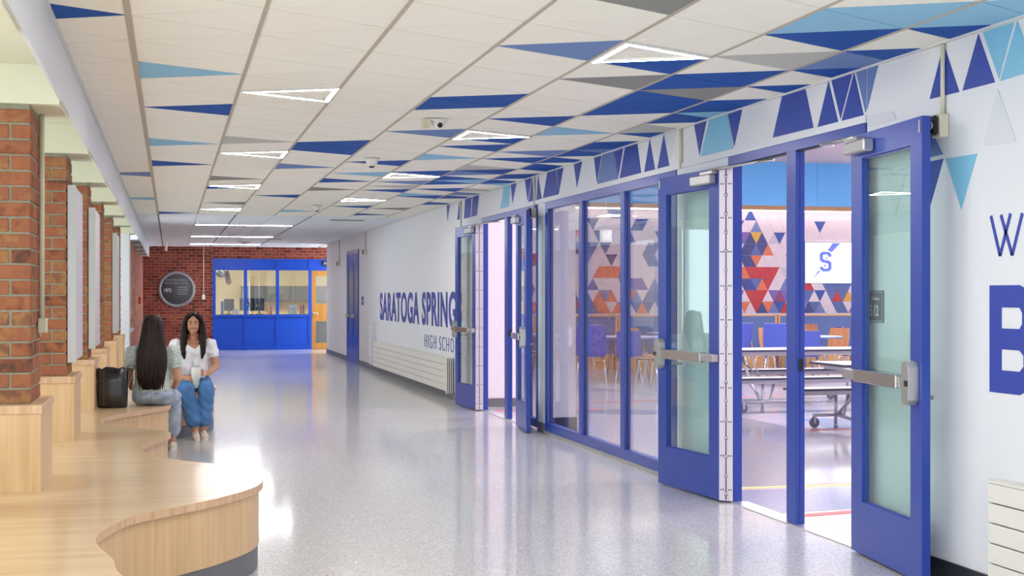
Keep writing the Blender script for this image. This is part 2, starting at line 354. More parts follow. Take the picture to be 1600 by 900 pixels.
# triangular ring lamps
names = {(4, 'r', 1): 'large triangular ring light above the nearest blue doors', (4, 'r', 13): 'triangular ring light, second of the row nearer the white wall', (4, 'r', 25): 'triangular ring light, third of the row nearer the white wall',
 (4, 'r', 37): 'triangular ring light, farthest of the row nearer the white wall', (1, 'l', 7): 'triangular ring light, nearest of the row on the brick side', (1, 'l', 19): 'triangular ring light, second of the row on the brick side',
 (1, 'l', 31): 'triangular ring light, third of the row on the brick side beside a blue tile', (1, 'l', 45): 'triangular ring light, farthest of the row on the brick side'}
for k in sorted(LAMPS):
    P = tri(*k); cx = sum(p[0] for p in P)/3; cy = sum(p[1] for p in P)/3; L = [(p[0]-cx, p[1]-cy) for p in P]
    r = root('ceiling_light', names.get(k, 'triangular ring light above or behind the camera, %s of its kind' % ORD[sorted(LAMPS-set(names)).index(k) if k not in names else 0]), 'light', (cx, cy, CE), 0, 'triangular ring lights')
    A = inset(L, .012); B = inset(L, .040); C2 = inset(L, .044)
    g = G()
    if True:
        A2, B2 = A, B
        n = 3; vs = [(p[0], p[1], -.014) for p in A2]+[(p[0], p[1], -.014) for p in B2]+[(p[0], p[1], -.0085) for p in A2]+[(p[0], p[1], -.0085) for p in B2]
        fs = []
        for i in range(3):
            j = (i+1) % 3; fs += [[i, i+3, j+3, j]]
        g.add(vs[:6], fs); g.obj('light_ring', m_lamp, r)
    h = G(); A3 = inset(L, .004)
    vs = [(p[0], p[1], -.0135) for p in A3]+[(p[0], p[1], -.0135) for p in C2]+[(p[0], p[1], -.0003) for p in A3]+[(p[0], p[1], -.0003) for p in C2]
    fs = []
    for i in range(3):
        j = (i+1) % 3; fs += [[i, i+3, j+3, j], [i, j, j+6, i+6], [i+3, i+9, j+9, j+3]]
    h.add(vs, fs).obj('housing', m_white, r)
# straight lights in the far zone
for i, (xa, xb, y) in enumerate(((.45, 2.19, 24.95), (.45, 2.2, 29.9), (.5, 2.2, 34.4))):
    r = root('ceiling_light', ('slim straight ceiling light just past the coloured tiles', 'slim straight ceiling light midway in the plain far ceiling', 'slim straight ceiling light nearest the brick end wall')[i], 'light', ((xa+xb)/2, y, CE), 0, 'straight lights in the far ceiling')
    h = (xb-xa)/2
    bx('housing', m_white, r, -h-.02, h+.02, -.055, .055, -.012, -.0003); bx('diffuser', m_lamp2, r, -h, h, -.022, .022, -.016, -.0121)
for i, (x, y) in enumerate(((2.95, 22.9), (2.3, 30.9), (1.75, 32.9))):
    r = root('ceiling_vent', ('grey slot air vent past the last coloured tiles', 'short grey slot air vent midway in the far ceiling', 'round grey air vent close to the brick end wall')[i], 'vent', (x, y, CE))
    if i < 2:
        bx('vent_frame', m_lgrey, r, -.3+.12*i, .3-.12*i, -.12, .12, -.01, -.0003)
        for k in range(3): bx('slat', m_grey, r, -.27+.12*i, .27-.12*i, -.08+.07*k, -.06+.07*k, -.016, -.0101)
    else:
        G().lathe([(.001, -.03), (.1, -.03), (.16, -.015), (.18, -.0003)]).obj('vent_frame', m_lgrey, r)
        G().lathe([(.001, -.045), (.06, -.045), (.07, -.0301)]).obj('slat', m_grey, r)
r = root('ceiling_light', 'added unseen straight ceiling light around the corner, brightening the far end', 'light', (5.3, 35.1, CE)); bx('housing', m_white, r, -.62, .62, -.1, .1, -.012, -.0003); bx('diffuser', m_lamp2, r, -.6, .6, -.06, .06, -.016, -.0121)  # out of view, added to brighten the dark far end
# cameras / detectors on the ceiling
for i, (x, y, sgn) in enumerate(((1.92, 9.65, 1), (1.85, 12.55, 1), (2.05, 19.3, 1))):
    r = root('security_camera', ('cream box camera on a plate between blue tiles, nearest of the ceiling devices', 'white dome camera hanging below a sky blue tile', 'small dome camera far down the ceiling')[i], 'camera', (x, y, CE-.0045))
    bx('mount_plate', m_white, r, -.07, .07, -.06, .06, -.012, 0)
    if i == 0:
        bx('side_box', m_plastic, r, -.12, -.0705, -.05, .05, -.06, 0); G().lathe([(.001, -.07), (.035, -.065), (.052, -.04), (.055, -.0121)]).obj('dome', m_white, r)
        G().lathe([(.001, -.001), (.018, -.001), (.02, .012)], (0, -.055, -.045), 12, 'y').obj('lens', m_dark, r)
    else:
        G().lathe([(.001, -.075), (.035, -.07), (.055, -.04), (.06, -.0121)]).obj('dome', m_white, r)
        G().lathe([(.001, -.09), (.022, -.085), (.028, -.0755)]).obj('lens', m_dark, r)
r = root('smoke_detector', 'small white sensor on a stem at the ceiling edge by the bulkhead', 'detector', (-.1, 34.2, CE-.0045))
G().lathe([(.001, -.02), (.05, -.02), (.05, 0)]).obj('mount_plate', m_white, r); G().lathe([(.03, -.19), (.03, -.0201)]).lathe([(.001, -.19), (.03, -.19)]).obj('stem', m_white, r)
# ---------------- left bulkhead, alcove ----------------
bk = bx('trim_1', M('bulkhead_paint', 'DADDE3', .6), None, -.55, LX-.0005, BK, YE, 2.459, CE-.0005); tag(bk, 'long white bulkhead edge running down the ceiling above the bench', 'bulkhead', kind='structure')
m_alc = M('alcove_paint', 'DAD9C0', .7)
ac = bx('ceiling', m_alc, None, -2.4, -.5505, BK, YE, CE-.12, CE-.001); tag(ac, 'cream alcove ceiling above the brick piers and bench', 'ceiling', kind='structure')
PY = [7.2+2.44*k for k in range(-2, 6)]
for y in PY+[7.2+2.44*k for k in range(6, 12)]:
    bx('ceiling_beam', m_alc if y < 22 else m_wall, ac, -2.3, -.5505, y-.02, y+.56, 2.44, CE-.121)
wl = G(); wl.box(-2.4, -2.3, BK, 22.5, 0, .5); wl.box(-2.4, -2.3, BK, 24.2, 2.6, CE)
for y in PY+[7.2+2.44*6]: wl.box(-2.4, -2.3, y-.1, y+.64, .5, 2.6)
tag(wl.obj('wall_left', m_wall), 'white window wall behind the brick piers on the left', 'wall', kind='structure')
for k in range(len(PY)):
    r = root('window_%d' % (k+1), 'daylit window in the left wall behind the piers, %s from the camera end' % ORD[k], 'window', (0, PY[k], 0), kind='structure')
    y0, y1 = .64, 2.34
    G().box(-2.38, -2.31, y0, y0+.05, .5, 2.6).box(-2.38, -2.31, y1-.05, y1, .5, 2.6).box(-2.38, -2.31, y0+.05, y1-.05, .5, .55).box(-2.38, -2.31, y0+.05, y1-.05, 2.55, 2.6).box(-2.38, -2.31, 1.46, 1.52, .55, 2.55).obj('window_frame', m_alu, r)
    bx('pane', m_glass, r, -2.35, -2.345, y0+.05, 1.46, .55, 2.55); bx('pane', m_glass, r, -2.35, -2.345, 1.52, y1-.05, .55, 2.55)
    bx('window_sill', m_white, r, -2.3, -2.22, y0-.02, y1+.02, .48, .5)
# ---------------- brick piers ----------------
BL, BH, BT, MJ, CH = .196, .068, .094, .012, .0796
bmesh_cache = {}
def brick_me(lx, ly, v):
    k = (round(lx, 3), round(ly, 3), v)
    if k not in bmesh_cache:
        g = G().bbox(0, lx, 0, ly, 0, BH, .004); rr = random.Random(hash(k))
        g.v = [tuple(c+rr.uniform(-.0012, .0012) for c in p) for p in g.v]
        bmesh_cache[k] = g.mesh('brick', m_brick)
    return bmesh_cache[k]
pier_labels = ['brick pier at the left edge, nearest of the row, with beige conduit', 'brick pier second in the row, carrying the largest pale board', 'brick pier third in the row, with a narrow pale board', 'brick pier fourth in the row, without any board', 'brick pier fifth in the row, with the slimmest pale board', 'brick pier sixth in the row, beside the white column']
PW, PD = .60, .511
def pier(k):
    y = 7.2+2.44*k; zb, zt = .905, 2.44
    r = root('brick_pier', pier_labels[k] if k >= 0 else 'brick pier behind the picture edge beside the bench', 'pier', (-.69, y, zb), 0, 'brick piers along the bench')
    bx('mortar_core', m_mortar, r, -PW+.006, -.006, .006, PD-.006, 0, zt-zb)
    n = int((zt-zb)/CH)
    for c in range(n):
        z = c*CH+.006; row = c % 2; v = random.randrange(3); j = lambda: random.uniform(-.0015, .0015)
        # front face, from right corner leftwards
        x = 0 if row == 0 else -(BT+MJ)
        first = True
        while x > -PW+.03:
            L = min(BL, x+PW)
            if row == 0 or True:
                link('brick', brick_me(L, BT, random.randrange(3)), r, (x-L+j()*.5, j(), z))
            x -= L+MJ
        # right face
        yy = (BT+MJ) if row == 0 else 0
        while yy < PD-.03:
            L = min(BL, PD-yy)
            link('brick', brick_me(BT, L, random.randrange(3)), r, (-BT+j(), yy, z)); yy += L+MJ
    return r
for k in range(-1, 6):
    if k >= 0: pier(k)
    else: pass
wb = G(); wb.box(-2.4, -.2, BK-.1, BK, 0, CE); wb.box(1.7, 4.0, BK-.1, BK, 0, CE); wb.box(-.2, 1.7, BK-.1, BK, 2.2, CE); tag(wb.obj('wall_front', m_wall), 'added unseen white wall behind the camera, its opening narrowed to limit the light', 'wall', kind='structure')  # unseen wall, added to cut the light entering from behind the camera
# white column and far brick run
o = bx('trim_2', m_wall, None, -1.4, -.63, 21.84, 22.5, 0, 2.44); tag(o, 'white square column between the brick piers and the far brick wall', 'column', kind='structure')
def brickwall(name, mats, axis, a0, a1, z0, z1, pos, depth, parent=None, kind=None, holes=None):
    g = G(); g.cm = 0; c = 0; z = z0; rr = random.Random(3)
    while z < z1-.02:
        a = a0-(.104 if c % 2 else 0); h = min(.068, z1-z)
        while a < a1:
            l0, l1 = max(a, a0), min(a+.196, a1)
            if l1-l0 > .02 and not (holes and holes(l0, l1, z)):
                g.cr = rr.random()+.001; d = rr.uniform(0, .004)
                if axis == 'y': g.box(l0, l1, pos+d, pos+depth, z, z+h)
                else: g.box(pos-depth, pos-d, l0, l1, z, z+h)
            a += .208
        z += CH; c += 1
    return g.obj(name, mats, parent, kind)
ww = G(); ww.box(-2.4, 1.09, YE+.006, YE+.25, 0, CE); ww.box(1.09, 6.6, YE+.006, YE+.25, 2.44, CE)
we = ww.obj('wall_end', m_mortar2); tag(we, 'dark red brick wall closing the end of the corridor', 'wall', kind='structure')
brickwall('brick_courses', m_brick2, 'y', -.69, 1.088, .006, CE, YE, .1, we, 'stuff')
brickwall('brick_courses', m_brick2, 'y', 1.09, 6.6, 2.448, CE, YE, .1, we, 'stuff')
w2 = bx('wall_left', m_mortar2, None, -2.4, -.697, 24.3, YE, 0, CE-.12); tag(w2, 'pinkish brick side wall beyond the white column, far left', 'wall', kind='structure')
brickwall('brick_courses', m_brick3, 'x', 24.3, YE-.01, .006, 2.44, -.69, .1, w2, 'stuff')
r = root('fire_alarm', 'red fire alarm box on the far left brick wall', 'alarm', (-.69, 31.2, 1.35)); G().bbox(.001, .05, -.06, .06, -.08, .08, .008).obj('case', M('alarm_red', 'C0262C', .4), r); bx('pull_bar', m_white, r, .0505, .058, -.045, .045, -.02, 0)
r = root('wall_counter', 'small grey counter ledge jutting out beyond the white column', 'counter', (-.689, 23.2, .0)); bx('counter_top', m_alu, r, -.4, .08, -.5, 1.0, .86, .9); bx('counter_front', m_wood, r, -.4, -.0, -.45, .95, 0, .86)
# plinths
m_pl = ['nearest maple plinth block capping the foot of the brick pier at the left edge', 'second maple plinth block from the camera, under the pier with the big board', 'third maple plinth block from the camera, left of the black bag', 'fourth maple plinth block, behind the black bag', 'fifth maple plinth block, behind the bag and half hidden', 'sixth maple plinth block, last beside the white column']
BZ = .46
for k in range(6):
    y = 7.14+2.44*k
    r = root('pier_plinth', m_pl[k], 'plinth', (-.63, y, BZ), 0, 'maple plinths under the brick piers')
    G().bbox(-.8, 0, 0, .70, .400, .445, .002).obj('plinth_cap', m_edge, r); bx('plinth_body', m_wood, r, -.8, -.008, .008, .69, .0005, .3995)
# white plinth fragment at left frame edge (small box beside nearest plinth)
r = root('outlet_box', 'small pale box on the bench at the very left picture edge', 'box', (-.80, 6.45, BZ)); G().bbox(-.12, .0, -.05, .3, .0005, .34, .004).obj('case', m_wood, r); G().bbox(-.13, .012, -.06, .31, .3405, .375, .003).obj('lid', m_edge, r)
# conduit on first pier
r = root('conduit', 'beige conduit pipe running down the side of the nearest brick pier', 'conduit', (-.69, 7.6, 0)); G().tube([(.018, 0, 1.33), (.018, 0, 2.44)], .014).obj('pipe', m_plastic, r); G().bbox(.001, .045, -.045, .045, 1.26, 1.34, .004).obj('junction_box', m_plastic, r)
r = root('light_switch', 'small steel switch plate beside the conduit on the nearest pier', 'switch', (-.69, 7.68, 1.3)); bx('plate', m_alu, r, .001, .006, -.02, .02, -.06, .06)
for k, w_, lab in ((1, .80, 'tall pale notice board on the side of the second brick pier, largest of three'), (2, .85, 'tall pale notice board on the side of the third brick pier, middle of three'), (4, .85, 'tall pale notice board on the side of the fifth brick pier, slimmest of three')):
    y = 7.2+2.44*k+.02
    r = root('notice_board', lab, 'board', (-.685, y, 1.012), 0, 'pale boards on the brick piers')
    bx('panel', m_board, r, .012, .05, .0, w_, 0, 1.2); G().box(0, .056, -.012, -.0005, -.012, 1.212).obj('frame_edge', m_alu, r)
# ---------------- bench ----------------
ctrl = [(-.10, 3.2), (.35, 3.5), (.45, 4.0), (.2, 4.5), (-.14, 4.9), (-.215, 5.30), (-.28, 5.58), (-.296, 5.75), (-.275, 5.95), (-.184, 6.244), (-.083, 6.383), (.102, 6.589), (.26, 6.78), (.438, 7.10), (.493, 7.45), (.44, 7.8), (.309, 8.061), (.127, 8.264), (-.023, 8.466), (-.113, 8.658), (-.174, 8.905), (-.191, 9.09), (-.168, 9.32), (-.111, 9.555), (-.03, 9.82), (.004, 10.02), (-.03, 10.15), (-.13, 10.31), (-.316, 10.532), (-.45, 10.70), (-.52, 10.93), (-.54, 11.18), (-.515, 11.40), (-.423, 11.682), (-.216, 12.068), (-.083, 12.30), (0, 12.55), (-.01, 12.85), (-.14, 13.1), (-.2, 13.35), (-.14, 13.6), (.02, 13.86), (.22, 14.15), (.40, 14.5), (.487, 14.95), (.46, 15.4), (.25, 15.9), (-.05, 16.4), (-.35, 16.9), (-.45, 17.5), (-.4, 18.2), (-.4, 19.6), (-.45, 21.0)]
def smooth(pts, n=6):
    out = []
    for i in range(len(pts)-1):
        p0 = pts[max(i-1, 0)]; p1 = pts[i]; p2 = pts[i+1]; p3 = pts[min(i+2, len(pts)-1)]
        for k in range(n):
            t = k/n
            out.append(tuple(.5*((2*p1[a])+(-p0[a]+p2[a])*t+(2*p0[a]-5*p1[a]+4*p2[a]-p3[a])*t*t+(-p0[a]+3*p1[a]-3*p2[a]+p3[a])*t**3) for a in (0, 1)))
    return out+[pts[-1]]
C = smooth(ctrl)
def offs(C, d):
    out = []
    for i, p in enumerate(C):
        a = Vector(C[max(i-1, 0)]); b = Vector(C[min(i+1, len(C)-1)]); t = (b-a).normalized(); out.append((p[0]-t.y*d, p[1]+t.x*d))
    return out
def slab(name, m, C, z0, z1, par, endm=None):
    # strip from x=-1.45 to curve
    vs = []; fs = []; n = len(C)
    for p in C: vs += [(-2.295, p[1], z0), (p[0], p[1], z0), (p[0], p[1], z1), (-2.295, p[1], z1)]
    g = G(); 
    top = [[4*i+3, 4*i+2, 4*i+6, 4*i+7] for i in range(n-1)]; bot = [[4*i, 4*i+4, 4*i+5, 4*i+1] for i in range(n-1)]; side = [[4*i+1, 4*i+5, 4*i+6, 4*i+2] for i in range(n-1)]
    g.add(vs, top+bot+[[0, 1, 2, 3], [4*n-4, 4*n-1, 4*n-2, 4*n-3]]); g.cm = 1; nn = len(g.v); g.v += [tuple(v) for v in vs]; side = [[i+nn for i in f] for f in side]
    for f in side: g.f.append(f); g.m.append(1); g.r.append(0); g.sm.append(True)
    return g.obj(name, [m, endm or m], par)
rb = root('bench', 'long wavy maple bench with curved lobes along the brick piers', 'bench', (0, 0, 0))
slab('seat_top', m_bench, C, .422, BZ, rb, m_edge)
slab('front_panel', m_wood, offs(C, .022), .125, .4215, rb)
slab('toe_kick', m_base, offs(C, .028), 0.0005, .1245, rb)
# ---------------- right wall ----------------
T = .064
wr = G()
for (a, b, z0, z1) in ((BK, 6.85, 0, 4.3), (6.85, 8.80, 2.45, 4.3), (8.80, 9.79, 0, 4.3), (9.79, 13.58, 2.45, 4.3), (13.58, 13.86, 0, 4.3), (13.86, 16.55, 2.45, 4.3), (16.55, 33.9, 0, 4.3)):
    wr.box(W, W+T, a, b, z0, z1)
wr.box(W+T, W+T+.02, 16.9, 16.95, 0, .1)
wr = wr.obj('wall_right', m_wall); tag(wr, 'white wall of the corridor with blue doors, frieze and school lettering', 'wall', kind='structure')
bx('wall_return', m_wall, wr, W+T, 6.6, 33.75, 33.9, 0, CE)
bx('header_moulding', m_wall, wr, W-.012, W-.0003, 6.85, 16.56, 2.448, 2.492)
FR = [('B', [(7.935, 2.755), (7.609, 2.752), (7.502, 2.499), (8.072, 2.503)]), ('B', [(7.306, 2.755), (7.187, 2.492), (7.446, 2.493)]), ('B', [(7.27, 2.757), (7.019, 2.755), (7.158, 2.51)]), ('B', [(6.996, 2.756), (6.886, 2.493), (7.144, 2.494)]), ('P', [(6.972, 2.756), (6.855, 2.756), (6.855, 2.52), (6.864, 2.506)]), ('P', [(6.845, 2.756), (6.725, 2.754), (6.845, 2.525)]), ('B', [(6.071, 2.754), (5.933, 2.487), (6.201, 2.489)]), ('B', [(5.768, 2.748), (5.633, 2.489), (5.903, 2.489)]), ('L', [(5.731, 2.75), (5.483, 2.748), (5.601, 2.503)]), ('L', [(5.458, 2.751), (5.321, 2.496), (5.592, 2.488)]), ('B', [(9.431, 2.755), (9.197, 2.755), (9.33, 2.516)]), ('L', [(9.14, 2.755), (8.82, 2.755), (8.711, 2.499), (9.307, 2.501)]), ('B', [(8.805, 2.755), (8.559, 2.754), (8.694, 2.511)]), ('B', [(10.075, 2.755), (9.954, 2.494), (10.22, 2.495)]), ('B', [(10.4, 2.755), (10.53, 2.494), (10.276, 2.493)]), ('B', [(11.016, 2.753), (10.704, 2.755), (10.608, 2.497), (11.158, 2.496)]), ('B', [(11.298, 2.749), (11.067, 2.754), (11.205, 2.51)]), ('P', [(11.643, 2.755), (11.31, 2.751), (11.213, 2.497), (11.795, 2.498)]), ('B', [(11.895, 2.751), (11.675, 2.749), (11.808, 2.514)]), ('B', [(12.538, 2.75), (12.275, 2.753), (12.438, 2.516)]), ('B', [(13.49, 2.753), (13.173, 2.752), (13.084, 2.496), (13.659, 2.499)]), ('B', [(13.143, 2.752), (12.901, 2.753), (13.073, 2.5)]), ('B', [(13.855, 2.751), (13.71, 2.499), (13.915, 2.496)]), ('B', [(14.404, 2.755), (14.118, 2.753), (14.294, 2.514)]), ('B', [(14.091, 2.744), (14.038, 2.497), (14.261, 2.499)]), ('B', [(15.04, 2.755), (14.788, 2.755), (14.965, 2.536)]), ('L', [(15.378, 2.755), (15.07, 2.755), (15.146, 2.507), (15.552, 2.506)]), ('B', [(18.768, 2.755), (18.542, 2.755), (18.7, 2.53)]), ('B', [(17.915, 2.743), (17.77, 2.502), (18.041, 2.506)]), ('B', [(17.525, 2.755), (17.132, 2.755), (17.21, 2.497), (17.606, 2.497)]), ('B', [(17.056, 2.755), (16.693, 2.755), (16.83, 2.497), (17.152, 2.497)]), ('g', [(5.61, 2.454), (5.463, 2.183), (5.727, 2.192)]), ('L', [(6.054, 2.163), (5.778, 2.161), (5.914, 1.895)]), ('B', [(6.301, 2.16), (6.075, 2.165), (6.208, 1.913)]), ('P', [(6.186, 2.317), (6.077, 2.187), (6.282, 2.182)]), ('g', [(6.68, 2.175), (6.408, 2.174), (6.545, 1.896)]), ('g', [(6.835, 2.485), (6.565, 2.477), (6.532, 2.427), (6.84, 2.423)]), ('g', [(10.06, 2.755), (9.816, 2.755), (9.912, 2.536), (9.954, 2.535)])]
m_fb = M('frieze_blue', '23409A', .5); m_fl = M('frieze_sky', '78B6D2', .5); m_fp = M('frieze_dusty', '5F78AE', .5); m_fg = M('frieze_grey', 'CFD2D8', .5)
FM = {'B': m_fb, 'L': m_fl, 'P': m_fp, 'g': m_fg}; FLb = {'B': 'blue triangle on the frieze', 'L': 'sky blue triangle shape on the frieze', 'P': 'dusty blue triangle shape on the frieze', 'g': 'pale grey triangle shape on the wall'}
for c, P in FR:
    o = G().prism(P, W-.0035, W-.0004, 'x').obj('frieze_triangle', FM[c], wr); o['label'] = FLb[c]; fixn(o)
# lettering
b1 = text_mesh('wall_lettering', 'SARATOGA SPRINGS', .70, m_text, wr, wall_mat(25.03, .998, W-.004), xs=.90, off=.018, ext=.002, spacing=1.09)
# fit lettering to measured length: 25.03 -> S ends ~17.45
me = b1.data; ys = [v.co.y for v in me.vertices]; zs = [v.co.z for v in me.vertices]
def fit(me, y0, y1, z0, z1):
    ys = [v.co.y for v in me.vertices]; zs = [v.co.z for v in me.vertices]; a, b = max(ys), min(ys); c, d = min(zs), max(zs)
    for v in me.vertices: v.co.y = y0+(v.co.y-a)*(y1-y0)/(b-a); v.co.z = z0+(v.co.z-c)*(z1-z0)/(d-c)
fit(me, 25.03, 17.72, .995, 1.518)
b2 = text_mesh('wall_lettering', 'HIGH SCHOOL', .25, m_text, wr, wall_mat(20.46, .68, W-.004), xs=1, off=-.004, ext=.002, spacing=1.35)
fit(b2.data, 20.46, 17.70, .655, .858)
def stroke(g, a, b, t):
    d = Vector((b[0]-a[0], b[1]-a[1])).normalized(); n = Vector((d.y, -d.x))*t
    g.prism([(a[0]+n.x, a[1]+n.y), (b[0]+n.x, b[1]+n.y), (b[0]-n.x, b[1]-n.y), (a[0]-n.x, a[1]-n.y)], W-.0035, W-.0005, 'x')
g = G()
for a, b in (((5.665, 1.847), (5.592, 1.652)), ((5.592, 1.652), (5.51, 1.85)), ((5.585, 1.847), (5.497, 1.652)), ((5.497, 1.652), (5.42, 1.846))): stroke(g, a, b, .0095)
g.obj('wall_lettering', m_text, wr); 
g = G(); X1, X2 = W-.0035, W-.0005
g.prism([(5.675, .996), (5.675, 1.511), (5.58, 1.511), (5.58, .996)], X1, X2, 'x')
for z0, z1 in ((.996, 1.105), (1.205, 1.305), (1.405, 1.511)): g.box(X1, X2, 5.44, 5.58, z0, z1)
g.prism([(5.44, 1.511), (5.33, 1.47), (5.31, 1.39), (5.33, 1.30), (5.37, 1.258), (5.44, 1.258), (5.44, 1.305), (5.42, 1.33), (5.42, 1.38), (5.44, 1.405)], X1, X2, 'x')
g.prism([(5.44, 1.258), (5.37, 1.258), (5.32, 1.21), (5.30, 1.12), (5.33, 1.04), (5.44, .996), (5.44, 1.105), (5.41, 1.13), (5.41, 1.18), (5.44, 1.205)], X1, X2, 'x')
fixn(g.obj('wall_lettering', m_text, wr))
# baseboards
for i, (a, b, m) in enumerate(((BK, 6.84, m_dbase), (13.58, 13.86, m_base), (16.56, 27.93, m_base), (29.85, 33.9, m_base), (8.81, 9.79, m_base))):
    o = bx('baseboard_right', m, None, W-.012, W-.0005, a, b, 0.0005, .105)
    tag(o, ('near black base strip below the big letter at right', 'short grey base strip between the glass wall and the farther doors', 'long grey base strip under the school lettering', 'grey base strip past the far blue door', 'short grey base strip behind the folded back door leaf')[i], 'baseboard', kind='structure')
# ---------------- glazed wall ----------------
r = root('window_10', 'blue framed glass wall with tall panes between the two pairs of doors', 'window', (0, 0, 0), kind='structure')
FX0, FX1 = W-.004, W+.06
bx('frame_rail', m_frame, r, FX0, FX1, 9.80, 13.575, 2.372, 2.448); bx('frame_rail', m_frame, r, FX0, FX1, 9.80, 13.575, .03, .115)
bx('sill_plate', m_alu, r, W-.02, FX1, 9.80, 13.575, .0005, .0295)
MY = [(13.475, 13.575), (12.27, 12.37), (11.04, 11.14), (9.80, 9.90)]
for a, b in MY:
    g = G().box(FX0+.0005, W+.028, a, b, .1155, 2.3715).box(W+.0281, FX1, a+.012, b-.012, .1155, 2.3715); g.obj('mullion', m_frame, r)
    if b > 9: bx('mullion_gasket', m_dark, r, W+.022, W+.034, a-.004, a-.0005, .1155, 2.3715)
for i in range(3): bx('pane', m_glass, r, W+.036, W+.042, MY[i+1][1]+.0005, MY[i][0]-.0005, .1155, 2.3715)
r = root('window_11', 'narrow blue framed sidelight beside the farther pair of doors', 'window', (0, 0, 0), kind='structure')
G().box(FX0, FX1, 13.87, 13.93, .03, 2.448).box(FX0, FX1, 13.93, 14.31, 2.372, 2.448).box(FX0, FX1, 13.93, 14.31, .03, .12).obj('window_frame', m_frame, r); bx('pane', m_glass, r, W+.03, W+.036, 13.93, 14.31, .12, 2.372)
# door frames
for k, (a, b, m1, m2) in enumerate(((6.86, 8.795, 7.74, 7.87), (14.32, 16.54, 15.21, 15.34))):
    r = root('trim_%d' % (k+3), ('blue steel frame of the nearer double doorway', 'blue steel frame of the farther double doorway')[k], 'door frame', (0, 0, 0), kind='structure')
    bx('header', m_frame, r, FX0, FX1, a, b, 2.385, 2.448)
    for p in ((a, a+.085), (b-.095, b)): bx('jamb', m_frame, r, FX0, FX1, p[0], p[1], .009, 2.3845)
    G().box(FX0+.001, FX0+.028, m1, m2, .009, 2.3845).box(FX0+.034, FX1, m1+.002, m2-.002, .009, 2.3845).obj('centre_mullion', m_frame, r)
    bx('gasket', m_dark, r, FX0+.0285, FX0+.0335, m1+.0015, m2-.0015, .009, 2.38)
    G().bbox(FX0+.02, FX0+.05, m1-.008, m1-.0005, .98, 1.06, .002).obj('strike_plate', m_dark, r)
    bx('header_track', m_dark, r, FX0+.02, FX0+.045, a+.09, b-.1, 2.375, 2.3845)
